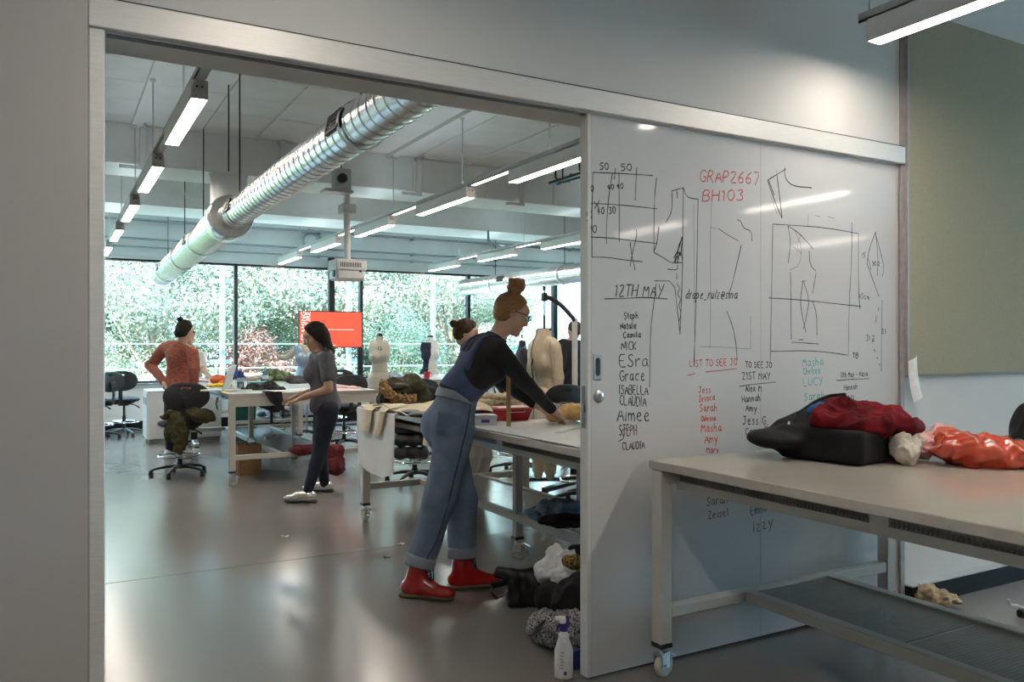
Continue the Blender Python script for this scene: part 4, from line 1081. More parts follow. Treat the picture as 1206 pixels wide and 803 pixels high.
def text_mb(s, size, M, ext=.0):
    cu = bpy.data.curves.new('t', 'FONT'); cu.body = s; cu.size = size; cu.extrude = ext; cu.align_x = 'CENTER'; cu.align_y = 'CENTER'
    ob = bpy.data.objects.new('t', cu); C.objects.link(ob)
    dg = bpy.context.evaluated_depsgraph_get(); me = ob.evaluated_get(dg).to_mesh()
    mb = MB(); mb.add([M @ v.co for v in me.vertices], [tuple(p.vertices) for p in me.polygons])
    ob.evaluated_get(dg).to_mesh_clear(); bpy.data.objects.remove(ob); bpy.data.curves.remove(cu)
    return mb
# the standing linen form: faces the camera
q = P(447, 405, 11.9); ang = math.atan2(-q.y, -q.x) - math.pi / 2
F1 = dress_form('cream linen dress form on a stand, facing us right of the red screen', q.x, q.y, ang)
def on_form(M4): return Matrix.Translation((0, 0, 0)) @ M4
part('size_mark', text_mb('12', .075, Matrix.Translation((0, .118, 1.335)) @ Matrix.Rotation(math.pi / 2, 4, 'X') @ Matrix.Rotation(math.pi, 4, 'Y'), .006), M_print, F1)
part('maker_mark', text_mb('I I I I', .03, Matrix.Translation((0, .105, 1.075)) @ Matrix.Rotation(math.pi / 2, 4, 'X') @ Matrix.Rotation(math.pi, 4, 'Y'), .006), M_print, F1)
q = P(507, 405, 13.7); 
F2 = dress_form('small white dress form with a navy garment over one shoulder', q.x, q.y, math.atan2(-q.y, -q.x) - math.pi / 2 + .3, .0, M_linen2)
gd = SD(.03); gd.pr = [p_ for p_ in torso_sd().grown(.012).pr]; gd.clip(lambda X, Y, Z: -(X - .03) + (1.25 - Z) * .12); gd.plane((0, 0, .8), (0, 0, -1)); gd.plane((0, 0, 1.43), (0, 0, 1))
M_navy = mat('navy_cloth', (.012, .016, .035), .85, var=.2, scale=40)
tag(blob('draped_garment', gd, M_navy, None, .014, .006, 18), 'navy garment hanging on the small white dress form', 'garment')
g = bpy.data.objects['draped_garment']; g.location = F2.location; g.rotation_euler = F2.rotation_euler
# form in the pale blue dress
q = Vector((3.24, 11.84, 0))
F3 = dress_form('dress form with one stuffed arm held out, wearing the pale blue dress', q.x, q.y, math.atan2(-q.y, -q.x) - math.pi / 2 - .15, -.04, M_linen)
part('stuffed_arm', MB().tube([(.15, 0, 1.33), (.22, .02, 1.24), (.30, .03, 1.20), (.40, .03, 1.21)], [.05, .05, .045, .035], 12), M_linen, F3)
ds = SD(.03)
for p_ in torso_sd().grown(.014).pr: ds.pr.append(p_)
ds.cap((0, -.01, .95), .16, (0, -.01, .50), .24, ((0, 1, 0), .75), .05)
ds.clip(lambda X, Y, Z: np.where(Y > 0, .085 - np.abs(X) - (1.42 - Z) * .5 + .0, -1.0) * np.where(Z > 1.15, 1, 0) - np.where(Z > 1.15, 0, 1.0))
ds.plane((0, 0, .42), (0, 0, -1)); ds.plane((0, 0, 1.43), (0, 0, 1))
M_sky = mat('pale_blue_cotton', (.42, .52, .68), .8, var=.08, scale=30)
o = blob('dress', ds, M_sky, None, .013, .0, 1, lambda p: .010 * math.sin(math.atan2(p.y, p.x) * 14) * max(0, min(1, (1.0 - p.z) * 4)))
tag(o, 'pale blue V-neck dress on the dress form in front of the red screen', 'dress'); o.location = F3.location + Vector((0, 0, -.04)); o.rotation_euler = F3.rotation_euler
# dark covered form behind the person in dungarees
q = P(615, 405, 11.2)
F4 = dress_form('dark covered dress form between the bent head and the cream jacket', q.x, q.y, 1.2, -.10, mat('plum_cover', (.045, .04, .055), .8))

# ------------------------------------------------------------------ full body form in jacket and trousers hung from a curved arm stand
q = P(641, 405, 7.5); pq = P(677, 405, 7.6)
st = thing('form_stand', 'tall grey stand with a black curved arm on a wheeled base', 'stand', (pq.x, pq.y, 0), 0)
off = Vector((q.x - pq.x, q.y - pq.y, 0)); d_ = off.normalized(); sd_ = Vector((-d_.y, d_.x, 0))
part('upright', MB().bar((0, 0, .18), (0, 0, 1.64), .045, .045), M_lampbody, st)
part('lower_column', MB().bar((0, 0, .16), (0, 0, .62), .075, .075), M_black, st)
arm = []
for k in range(9):
    u = k / 8; arm.append(tuple(off * u + Vector((0, 0, 1.62 + .21 * math.sin(u * math.pi / 2)))))
part('curved_arm', MB().tube(arm, [(.03, .02)] * 9, 10), M_black, st)
part('arm_clamp', MB().box(tuple(off + Vector((0, 0, 1.83))), (.05, .05, .08), None, .008), M_black, st)
part('hanging_rod', MB().cyl(tuple(off + Vector((0, 0, 1.66))), tuple(off + Vector((0, 0, 1.90))), .008, None, 8).cyl(tuple(off + Vector((0, 0, 1.89))), tuple(off + Vector((0, 0, 1.93))), .016, None, 10), M_dark, st)
bs = MB()
for s_ in (-1, 1):
    bs.bar(tuple(sd_ * .06 * s_ + Vector((0, 0, .14))), tuple(sd_ * .30 * s_ + d_ * .42 + Vector((0, 0, .12))), .07, .035)
    bs.bar(tuple(sd_ * .06 * s_ + Vector((0, 0, .14))), tuple(sd_ * .26 * s_ - d_ * .2 + Vector((0, 0, .12))), .07, .035)
bo = part('wheeled_base', bs, mat('base_grey', (.05, .06, .065), .4), st)
for (a_, b__) in ((.30, .42), (-.30, .42), (.26, -.2), (-.26, -.2)):
    c_ = sd_ * a_ + d_ * b__
    part('caster', MB().cyl(tuple(c_ - d_ * .012 + Vector((0, 0, .045))), tuple(c_ + d_ * .012 + Vector((0, 0, .045))), .045, None, 16), M_wheel, bo)
    part('caster_fork', MB().box(tuple(c_ + Vector((0, 0, .085))), (.05, .05, .04)), M_chrome, bo)
fr = math.atan2(-.20, -.98)            # the form faces towards the camera's left
F5 = thing('dress_form', 'full-length dress form hung from the curved stand, in a cream jacket and trousers', 'dress form', (q.x, q.y, 0), fr - math.pi / 2); F5.scale = (.92, .92, 1.0)
bd = torso_sd().grown(-.018)
for s_ in (-1, 1):
    bd.cap((s_ * .085, 0, .80), .085, (s_ * .085, 0, .20), .045)
bd.plane((0, 0, 1.62), (0, 0, 1))
blob('body', bd, M_linen, F5, .014)
part('neck_cap', MB().box((0, 0, 1.53), (.11, .11, .035), None, .01), M_black, F5)
part('neck_stem', MB().cyl((0, 0, 1.5), (0, 0, 1.66), .012, None, 8), M_dark, F5)
M_cream = mat('cream_calico', (.70, .585, .42), .8, var=.05, scale=25, bump=.1, bscale=80)
tr = SD(.03); tr.ell((0, 0, .92), (.175, .13, .14))
for s_ in (-1, 1): tr.cap((s_ * .088, 0, .85), .10, (s_ * .085, 0, .24), .062)
tr.plane((0, 0, .215), (0, 0, -1)); tr.plane((0, 0, 1.03), (0, 0, 1))
o = blob('trousers', tr, M_cream, None, .013, .005, 14); tag(o, 'cream calico trousers hanging on the full-length dress form', 'trousers'); o.location = F5.location; o.rotation_euler = F5.rotation_euler; o.scale = F5.scale
jk = SD(.035)
for p_ in torso_sd(.04).grown(.016).pr:
    if not (p_[0] == 'e' and abs(p_[1].x) > .05): jk.pr.append(p_)
jk.ell((0, .045, 1.24), (.13, .075, .10), None, .05)
for s_ in (-1, 1):
    jk.cap((s_ * .155, -.0, 1.37), .060, (s_ * .195, -.01, 1.10), .054, None, .03).cap((s_ * .195, -.01, 1.10), .054, (s_ * .20, .03, .80), .047, None, .02)
jk.cap((0, -.01, 1.45), .066, (0, -.005, 1.50), .062, None, .02)
jk.cap((0, -.01, .9), .165, (0, -.02, .78), .175, ((0, 1, 0), .72), .03)
jk.plane((0, 0, 1.525), (0, 0, 1))
jk.clip(lambda X, Y, Z: np.where(np.abs(X) < .18, .76 + np.clip(Y + .02, 0, .2) * .0 + np.clip((.10 - np.abs(X - .06)) * 2.2, 0, .22) * (Y > 0.0) - Z, .78 - Z))
jk.clip(lambda X, Y, Z: np.where((Y > .02) & (Z < 1.47), .006 - np.abs(X - .01), -1.0))
o = blob('jacket', jk, M_cream, None, .0115, disp=lambda p: .010 * (abs(mnoise.noise(Vector((p.x * 11, p.y * 11, p.z * 7)))) * 2 - .5)); tag(o, 'cream calico jacket with shirt collar on the full-length dress form', 'jacket'); o.location = F5.location; o.rotation_euler = F5.rotation_euler; o.scale = F5.scale
for s_ in (-1, 1):
    part('collar', MB().sheet(lambda u, v: (s_ * (.012 + .062 * u), .095 - .09 * u * u - .0 * v + .022 * v, 1.53 - .085 * v + .01 * u - .035 * v * (1 - u)), 6, 4, .006), M_cream, o)
part('zip', MB().tube([(.01, .10, 1.42), (.01, .13, 1.3), (.01, .165, 1.2), (.01, .135, 1.06), (.01, .14, .95)], .006, 6), M_navy, o)
for s_ in (-1, 1):
    part('cuff', MB().tube([(s_ * .20 + .053 * math.cos(a), .03 + .053 * math.sin(a), .83) for a in [2 * math.pi * k / 18 for k in range(18)]], (.006), 6, False, True), M_cream, o)
    part('lapel', MB().sheet(lambda u, v: (s_ * (.014 + .055 * u * (1 - .75 * v)), .115 + .058 * math.sin(min(1, v * 1.25) * 2.6) - .05 * u * u, 1.47 - .30 * v - .02 * u), 5, 8, .006), M_cream, o)
part('shoulder_seam', MB().tube([(-.165, .07, 1.42), (-.16, .085, 1.32), (-.175, .06, 1.2)], .004, 5), mat('cream_seam', (.5, .40, .28), .8), o)

# ------------------------------------------------------------------ red screen
a = PY(354, 366, 13.7); b = PY(427.5, 409, 13.7)
q0 = PY(390, 388, 13.7)
tv = thing('screen', 'wide screen showing a plain red slide, in front of the windows', 'screen', (q0.x, 13.7, q0.z))
W_, H_ = b.x - a.x, a.z - b.z
W_ = PY(428, 388, 13.7).x - PY(353, 388, 13.7).x; H_ = (409 - 366) / FPX * (13.7 / ray(390)[1])
part('housing', MB().box((0, .03, 0), (W_, .05, H_), None, .006), M_black, tv)
M_red = mat('red_slide', (.5, .03, .02), .3, emit=(.82, .10, .05, 1.0), var=.02)
ds_ = part('display', MB().box((0, .004, 0), (W_ - .03, .004, H_ - .03)), M_red, tv)
M_wht = mat('slide_white', (.7, .7, .7), .4, emit=(1, .75, .7, .9))
R9 = Matrix.Rotation(math.pi / 2, 4, 'X') @ Matrix.Rotation(math.pi / 2, 4, 'Z')
part('slide_title', text_mb('FRAMING', .115, Matrix.Translation((-W_ / 2 + .085, .001, .06)) @ R9), M_wht, ds_)
part('slide_title', text_mb('FUTURE', .115, Matrix.Translation((-W_ / 2 + .165, .001, .09)) @ R9), M_wht, ds_)
part('slide_line', MB().box((.13, .001, .0), (.55, .001, .008)), M_wht, ds_)
part('slide_line', MB().box((-.02, .001, -H_ / 2 + .045), (.22, .001, .007)), M_wht, ds_)
part('stand_leg', MB().bb(W_ / 2 - .06, W_ / 2 - .0, .055, .11, -q0.z + .0, H_ / 2 - .05), M_dark, tv)
part('stand_foot', MB().bb(-.3, W_ / 2 + .1, -.05, .25, -q0.z, -q0.z + .03, .006), M_dark, tv)
# ------------------------------------------------------------------ people
M_skin = mat('skin', (.62, .38, .28), .55, var=.04, scale=20)
M_skin2 = mat('skin_tan', (.50, .30, .21), .55, var=.04, scale=20)
M_eye = mat('eye_white', (.75, .73, .70), .25); M_iris = mat('iris', (.05, .04, .03), .2)
M_lip = mat('lip', (.50, .20, .17), .5)
def L3(a, b, u): return Vector(a) * (1 - u) + Vector(b) * u
def add_head(s, J, g=0.0):
    c, R = J['head'], J['HR']
    def q(f, l, u): return c + R @ Vector((f, l, u))
    s.ell(q(-.012, 0, .028), (.096 + g, .075 + g, .088 + g), R, .02)
    s.ell(q(.035, 0, -.045), (.055 + g, .054 + g, .065 + g), R, .03)
    s.ell(q(.066, 0, -.098), (.024, .026, .020), R, .025)
    s.ell(q(.072, 0, .035), (.022, .05, .03), R, .03)
    s.cap(q(.086, 0, .018), .007, q(.108, 0, -.028), .012, None, .012)
    s.ell(q(.090, .0, -.034), (.014, .018, .010), R, .008)
    s.ell(q(.084, 0, -.062), (.012, .024, .012), R, .01)
    for e in (-1, 1):
        s.ell(q(-.008, e * .076, -.004), (.018, .008, .030), R @ Matrix.Rotation(e * .25, 3, 'Z'), .006)
        s.ell(q(.058, e * .036, -.022), (.026, .026, .024), R, .02)
    s.cap(L3(J['neck'], c, .0) , .054, q(-.02, 0, -.06), .050, None, .03)
def add_torso(s, J, g=0.0, hips=True):
    f = J['fwd']
    w = J.get('waist', L3(J['pel'], J['chest'], .45)); lat = Vector((0, 0, 1)).cross(f).normalized()
    s.cap(J['pel'] - lat * .05, .112 + g, J['pel'] + lat * .05, .112 + g, None, .05)
    s.cap(J['pel'], .135 + g, w, .118 + g, (f, .78), .05)
    s.cap(w, .116 + g, J['chest'], .142 + g, (f, .76), .05)
    s.cap(J['sL'] * .8 + J['sR'] * .2, .075 + g, J['sL'] * .2 + J['sR'] * .8, .075 + g, None, .05)
    s.cap(J['chest'], .12 + g, L3(J['chest'], J['neck'], .75), .075 + g, None, .05)
    for e in (-1, 1): s.ell(J['chest'] + f * .085 + lat * .065 * e - J['tup'] * .035, (.055 + g, .06 + g, .06 + g), None, .04)
def add_arm(s, J, k, g=0.0, to='w'):
    s.cap(J['s' + k], .056 + g, J['e' + k], .042 + g, None, .02)
    if to == 'w': s.cap(J['e' + k], .041 + g, J['w' + k], .028 + g, None, .015)
def add_leg(s, J, k, g=0.0):
    s.cap(J['h' + k], .092 + g, J['k' + k], .060 + g, None, .03)
    kn, an = J['k' + k], J['a' + k]
    s.cap(kn, .056 + g, L3(kn, an, .35), .056 + g, None, .02); s.cap(L3(kn, an, .35), .055 + g, an, .037 + g, None, .02)
def add_hand(s, w, d, n, side, size=1.0, curl=.35, spread=.12):
    """palm, four unequal bent fingers and a thumb; d = to the fingers, n = back of the hand, side = towards the thumb"""
    d = Vector(d).normalized(); n = Vector(n); n = (n - d * n.dot(d)).normalized(); t = d.cross(n)
    if t.dot(Vector(side)) < 0: t = -t
    z = size
    p = lambda a, b, c: Vector(w) + (d * a + t * b + n * c) * z
    s.cap(p(-.01, 0, 0), .026 * z, p(.03, 0, 0), .028 * z, (n, .7), .012)
    s.box(p(.052, 0, 0), (.040 * z, .036 * z, .012 * z), Matrix((d, t, n)).transposed(), .011, .012)
    for i, (o, Ln) in enumerate(((.030, .070), (.0105, .079), (-.010, .073), (-.029, .057))):
        b0 = p(.088, o, 0); a0 = curl * .6; dirs = []
        dd = (d + t * (o * spread * 8)).normalized()
        v1 = (dd * math.cos(a0) - n * math.sin(a0)); v2 = (dd * math.cos(a0 + curl) - n * math.sin(a0 + curl)); v3 = (dd * math.cos(a0 + 1.8 * curl) - n * math.sin(a0 + 1.8 * curl))
        b1 = b0 + v1 * Ln * .45 * z; b2 = b1 + v2 * Ln * .32 * z; b3 = b2 + v3 * Ln * .23 * z
        s.cap(b0, .0095 * z, b1, .0088 * z, None, .004).cap(b1, .0088 * z, b2, .0080 * z, None, .003).cap(b2, .008 * z, b3, .0070 * z, None, .003)
    b0 = p(.018, .028, -.004); b1 = p(.05, .056, -.014); b2 = p(.078, .066, -.024)
    s.cap(b0, .016 * z, b1, .0105 * z, None, .010).cap(b1, .0105 * z, b2, .0085 * z, None, .004)
def shoe(root, name, heel, toe, mtl, sole_m, h=.011, high=None, sc=1.0):
    """heel and toe on the ground; high = ankle point for a boot shaft"""
    heel, toe = Vector(heel), Vector(toe); d = (toe - heel).normalized(); up = Vector((0, 0, 1)); l = up.cross(d)
    R = Matrix((d, l, d.cross(l))).transposed(); Ln = (toe - heel).length
    s = SD(.02); q = lambda a, b, c: heel + d * a * Ln + l * b + up * c
    s.ell(q(.15, 0, .055), (.055 * sc, .038 * sc, .05), R).cap(q(.25, 0, .055), .043 * sc, q(.55, 0, .045), .036 * sc, None, .03)
    s.ell(q(.78, 0, .042), (.085 * sc, .045 * sc, .036), R, .02).ell(q(.45, 0, .07), (.08, .034, .035), R, .03)
    if high is not None:
        s.cap(q(.22, 0, .07), .050, Vector(high), .057, None, .02)
        s.cap(L3(Vector(high), q(.22, 0, .07), .45), .046, q(.52, 0, .058), .036, None, .025)
        hh = Vector(high); s.plane(hh - (q(.24, 0, .07) - hh).normalized() * .015, (hh - q(.24, 0, .07)).normalized())
    s.plane(heel + up * .022, (0, 0, -1))
    o = blob(name, s, mtl, root, h, world=root.location)
    so = SD(.01); so.box(q(.14, 0, .013), (.052, .037 * sc, .014), R, .012).box(q(.42, 0, .018), (.09, .032 * sc, .010), R, .01, .02).ell(q(.76, 0, .016), (.088 * sc, .047 * sc, .017), R, .02)
    so.plane(heel + up * .001, (0, 0, -1)); so.plane(heel + up * .03, (0, 0, 1))
    blob('sole', so, sole_m, o, h, world=root.location)
    return o, q
def hair_cap(J, g=.008, back=.0, low=-.06):
    c, R = J['head'], J['HR']; s = SD(.015)
    def q(f, l, u): return c + R @ Vector((f, l, u))
    s.ell(q(-.014, 0, .030), (.098 + g, .076 + g, .090 + g), R, .02)
    s.ell(q(-.046, 0, -.03), (.05 + g, .058 + g, .045), R, .03)
    n1 = R @ Vector((.85, 0, -.50)); p1 = q(.036, 0, .05); s.plane(p1, n1)       # hairline from forehead to the ears
    n2 = R @ Vector((.45, 0, -.9)); s.plane(q(.0, 0, low), n2)
    return s, q
def eyes(root, J, m=None):
    c, R = J['head'], J['HR']
    for e in (-1, 1):
        p_ = c + R @ Vector((.077, e * .032, .012))
        o = part('eye', MB().ell(p_, (.013, .013, .012), R), M_eye, root, world=root.location)
        part('iris', MB().ell(p_ + R @ Vector((.009, 0, 0)), (.005, .0065, .0065), R), M_iris, o, world=root.location)
        part('eyebrow', MB().tube([c + R @ Vector((.088, e * .014, .030)), c + R @ Vector((.086, e * .034, .035)), c + R @ Vector((.072, e * .052, .030))], .004, 6), m or M_iris, root, world=root.location)
    part('lips', MB().tube([c + R @ Vector((.080, -.024, -.062)), c + R @ Vector((.0945, 0, -.059)), c + R @ Vector((.080, .024, -.062))], [.003, .006, .003], 6), M_lip, root, world=root.location)
def person(label, J, skin, h=.013, base=None, hands=True, hand_spec=None):
    """the bare continuous figure; clothes are added afterwards"""
    base = base or Vector(((J['aL'].x + J['aR'].x) / 2, (J['aL'].y + J['aR'].y) / 2, 0))
    root = thing('person', label, 'person', base)
    J['fwd'] = J['fwd'].normalized(); J['tup'] = (J['chest'] - J['pel']).normalized()
    s = SD(.02); add_torso(s, J, -.012)
    for k in 'LR': add_arm(s, J, k, -.004); add_leg(s, J, k, -.010)
    for k in 'LR':
        s.cap(J['a' + k], .028, J['a' + k] + J.get('ff' + k, J['fwd']) * .07 - Vector((0, 0, .06)), .022, None, .02)
    add_head(s, J)
    mb = s.mesh(h)
    if h > .008:                                    # the head again, finer, in the same mesh
        hs = SD(.02); add_head(hs, J, .0006); m2 = hs.mesh(.0055); mb.add(m2.v, m2.f)
    if hands:
        for k in 'LR':
            hs = SD(.006); sp_ = (hand_spec or {}).get(k, {})
            d = sp_.get('d', (J['w' + k] - J['e' + k])); n = sp_.get('n', Vector((0, 0, 1))); side = sp_.get('side', J['fwd'])
            hs.cap(L3(J['e' + k], J['w' + k], .8), .031, J['w' + k], .026, None, .01)
            add_hand(hs, J['w' + k], d, n, side, sp_.get('size', 1.0), sp_.get('curl', .35)); m3 = hs.mesh(.0045)
            mb.add(m3.v, m3.f)
    part('body', mb, skin, root, 60, world=root.location)
    return root
def folds(amp, sc):
    return lambda p: amp * (abs(mnoise.noise(Vector((p.x * sc, p.y * sc, p.z * sc * .55)))) * 2 - .6)

# ---- the person in dungarees, bent over the long table
V = Vector
W1 = dict(pel=V((1.985, 4.25, .955)), waist=V((2.03, 4.245, 1.11)), chest=V((2.185, 4.235, 1.285)), neck=V((2.272, 4.222, 1.43)), head=V((2.362, 4.198, 1.578)),
          sL=V((2.175, 4.37, 1.365)), sR=V((2.215, 4.075, 1.36)), eL=V((2.385, 4.40, 1.185)), eR=V((2.395, 4.075, 1.165)), wL=V((2.60, 4.34, 1.03)), wR=V((2.615, 4.155, 1.005)),
          hL=V((1.995, 4.335, .90)), hR=V((1.975, 4.165, .90)), kL=V((2.07, 4.27, .50)), kR=V((1.885, 4.17, .53)), aL=V((2.055, 4.23, .13)), aR=V((1.775, 4.195, .13)),
          fwd=V((1, -.08, 0)), ffR=V((.72, -.69, 0)), ffL=V((.95, -.3, 0)))
hz = V((.95, -.31, 0)).normalized(); W1['HR'] = rotm(hz * .93 + V((0, 0, -.37)), V((0, 0, 1)))
pw1 = person('person in denim dungarees, black top and red boots bending over the cutting table', W1, M_skin, .008,
             hand_spec={'R': dict(d=V((.80, .22, -.55)), n=V((.5, -.1, .85)), side=V((0, 1, 0)), curl=.40), 'L': dict(d=V((.85, -.12, -.50)), n=V((.5, .1, .85)), side=V((0, -1, 0)), curl=.40)})
M_blacktop = mat('black_jersey', (.012, .012, .015), .85, var=.15, scale=60)
tp_ = SD(.02); add_torso(tp_, W1, .0)
for k in 'LR':
    tp_.cap(W1['s' + k], .060, W1['e' + k], .046, None, .03).cap(W1['e' + k], .045, L3(W1['e' + k], W1['w' + k], .95), .034, None, .012)
nk = W1['neck']; nd = (W1['head'] - nk).normalized(); tp_.plane(nk + nd * .018, nd)
tp_.cap(L3(W1['chest'], nk, .5), .085, nk, .064, None, .03)
wdir = (W1['waist'] - W1['pel']).normalized(); tp_.plane(W1['waist'] - wdir * .02, -wdir)
blob('top', tp_, M_blacktop, pw1, .009, disp=folds(.0035, 13), world=pw1.location)
def denim(name, c1, c2):
    return mat(name, c1, .85, var=.2, scale=9, col2=c2, bump=.15, bscale=250, detail=6)
M_denim = denim('washed_denim', (.11, .155, .24), (.175, .225, .315)); M_denim2 = denim('dark_denim', (.045, .065, .14), (.07, .095, .19)); M_cuff = denim('denim_reverse', (.20, .24, .30), (.28, .32, .38))
M_stitch = mat('denim_stitch', (.24, .25, .28), .8)
je = SD(.03)
lat = V((0, 1, 0))
je.cap(W1['pel'] - lat * .055 - V((.02, 0, .02)), .125, W1['pel'] + lat * .055 - V((.02, 0, .02)), .125, None, .05)
je.cap(W1['pel'], .142, W1['waist'] + V((.004, 0, -.02)), .132, (V((1, 0, 0)), .86), .04)
for k in 'LR':
    je.cap(W1['h' + k], .108, W1['k' + k], .088, None, .04).cap(W1['k' + k], .088, W1['a' + k] + V((0, 0, .06)), .080, None, .04)
je.plane((0, 0, .185), (0, 0, -1)); wdir = (W1['waist'] - W1['pel']).normalized(); je.plane(W1['waist'] + wdir * .012, wdir)
jo = blob('dungaree_trousers', je, M_denim, pw1, .009, disp=folds(.006, 9), world=pw1.location)
wb = SD(.02); wb.cap(W1['waist'] - wdir * .045, .137, W1['waist'] + wdir * .012, .134, (V((1, 0, 0)), .87))
wb.clip(lambda X, Y, Z: np.abs((X - W1['waist'].x) * wdir.x + (Y - W1['waist'].y) * wdir.y + (Z - W1['waist'].z) * wdir.z + .012) - .026)
blob('waistband', wb, M_cuff, jo, .008, world=pw1.location)
for k in 'LR':
    d_ = (W1['k' + k] - W1['a' + k]).normalized(); a_ = W1['a' + k] + V((0, 0, .045))
    cf = SD(.01); cf.cap(a_, .086, a_ + d_ * .07, .086); cf.plane(a_, -d_); cf.plane(a_ + d_ * .062, d_)
    blob('cuff', cf, M_cuff, jo, .009, world=pw1.location)
# side seam, pocket and stitching on the near side
def on_leg(p_, n_, r): return p_ + n_ * r
ss = [W1['waist'] + V((.015, -.145, -.05)), W1['hR'] + V((.01, -.132, .03)), L3(W1['hR'], W1['kR'], .5) + V((.012, -.104, 0)), W1['kR'] + V((.01, -.094, 0)), L3(W1['kR'], W1['aR'], .5) + V((.008, -.09, 0)), W1['aR'] + V((.006, -.086, .10))]
part('side_seam', MB().tube(ss, .004, 6), M_denim2, jo, world=pw1.location)
bp_ = W1['pel'] + V((-.068, -.158, .015))
part('back_pocket', MB().sheet(lambda u, v: (bp_.x - .055 + .11 * u - .012 * v, bp_.y + .028 * (1 - u) ** 1.5 - .018 * (1 - abs(2 * u - 1)) - .014 + (.022 * (1 - u)), bp_.z + .055 - .12 * v - .02 * u - (.018 * (1 - abs(2 * u - 1)) * v)), 8, 6, .008), denim('pocket_denim', (.10, .14, .225), (.15, .20, .29)), jo, world=pw1.location)
# bib, back panel and straps
ov = SD(.02); add_torso(ov, W1, .010); ov.k = .02
wx, cx_ = W1['waist'], W1['chest']; ax_ = (W1['neck'] - wx).normalized(); Ln_ = (W1['neck'] - wx).length
def keep(X, Y, Z):
    s_ = ((X - wx.x) * ax_.x + (Y - wx.y) * ax_.y + (Z - wx.z) * ax_.z) / Ln_
    la = np.abs(Y - (wx.y + (W1['neck'].y - wx.y) * s_))
    back = ((X - wx.x) - ax_.x * s_ * Ln_) < 0.0
    wd = np.where(s_ < .32, .20 - s_ * .42, np.where(back, .064 + (.95 - s_) * .05, .075))
    out = la - wd
    out = np.where((s_ > .55) & back, np.maximum(out, .040 - la), out)
    out = np.where((s_ > .72) & (~back), np.maximum(out, .045 - la), out)
    out = np.where(s_ > 1.02, 1.0, out)
    return np.maximum(out, -s_ * Ln_ - .01)
ov.clip(keep)
blob('dungaree_bib', ov, M_denim2, pw1, .0075, world=pw1.location)
# boots
M_boot = mat('red_patent', (.42, .012, .012), .18, var=.08, scale=15, coat=.6); M_bsole = mat('boot_sole', (.16, .11, .06), .6)
M_lace = mat('boot_lace', (.015, .015, .02), .7)
for (he, to, k) in (((1.700, 4.262, 0), (1.905, 4.045, 0), 'R'), ((1.985, 4.25, 0), (2.25, 4.165, 0), 'L')):
    bo_, q_ = shoe(pw1, 'boot', he, to, M_boot, M_bsole, .0075, W1['a' + k] + V((0, 0, .055)))
    an = W1['a' + k]
    for j in range(6):
        u = j / 5; c_ = L3(q_(.62, 0, .092), L3(q_(.40, 0, .12), an + W1['ff' + k] * .058 + V((0, 0, .03)), max(0, u * 1.0)), min(1, u * 1.0)) if False else L3(q_(.60, 0, .088), an + W1['ff' + k] * .056 + V((0, 0, .03)), u)
        l_ = V((0, 0, 1)).cross(W1['ff' + k]).normalized()
        part('lace', MB().tube([c_ - l_ * .022 - W1['ff' + k] * .006, c_ + W1['ff' + k] * .006 + V((0, 0, .004)), c_ + l_ * .022 - W1['ff' + k] * .006], .0048, 6), M_lace, bo_, world=pw1.location)
    l_ = V((0, 0, 1)).cross(W1['ff' + k]).normalized()
    tpq = an + W1['ff' + k] * .062 + V((0, 0, .03))
    for e in (-1, 1): part('lace_loop', MB().tube([tpq, tpq + l_ * .02 * e + V((0, 0, .006)) + W1['ff' + k] * .012, tpq + l_ * .022 * e + W1['ff' + k] * .014 - V((0, 0, .06)), tpq + W1['ff' + k] * .022 - V((0, 0, .10))], .003, 6), M_lace, bo_, world=pw1.location)
# hair, bun, glasses
M_auburn = mat('auburn_hair', (.28, .125, .048), .5, var=.3, scale=40, stretch=(1, 1, 6))
hs, q_ = hair_cap(W1, .007, 0, -.062)
ho = blob('hair', hs, M_auburn, pw1, .006, .002, 60, world=pw1.location)
bn = SD(.012)
bc = q_(-.034, 0, .156)
bn.ell(bc, (.052, .052, .044)).ell(bc + V((-.012, -.012, .026)), (.040, .042, .030)).ell(bc + V((.016, .01, .02)), (.040, .040, .030)).cap(q_(-.03, 0, .105), .034, bc, .034)
blob('hair_bun', bn, M_auburn, ho, .0055, .014, 32, world=pw1.location)
part('hair_tie', MB().tube([q_(-.031, 0, .120) + W1['HR'] @ V((.036 * math.cos(a), .036 * math.sin(a), 0)) for a in [2 * math.pi * k / 18 for k in range(18)]], .007, 7, False, True), M_black, ho, world=pw1.location)
eyes(pw1, W1, M_auburn)
M_specs = mat('spectacle_frame', (.06, .012, .014), .3)
gl = MB()
for e in (-1, 1):
    gl.tube([q_(.104 + .002 * abs(math.cos(a)), e * .034 + .026 * math.cos(a), .010 + .019 * math.sin(a)) for a in [2 * math.pi * k / 20 for k in range(20)]], .0026, 6, False, True)
    gl.tube([q_(.103, e * .060, .014), q_(.06, e * .079, .016), q_(0, e * .083, .012), q_(-.015, e * .082, -.004)], .0026, 6)
gl.tube([q_(.108, -.008, .012), q_(.111, 0, .015), q_(.108, .008, .012)], .0026, 6)
go = part('spectacles', gl, M_specs, pw1, world=pw1.location)
for e in (-1, 1): part('lens', MB().lathe([(.001, 0), (.024, 0)], 18, (0, 0, 0), 'x', False).xf(Matrix.Translation(q_(.105, e * .034, .010)) @ W1['HR'].to_4x4()), MATS['window_glass'], go, world=pw1.location)

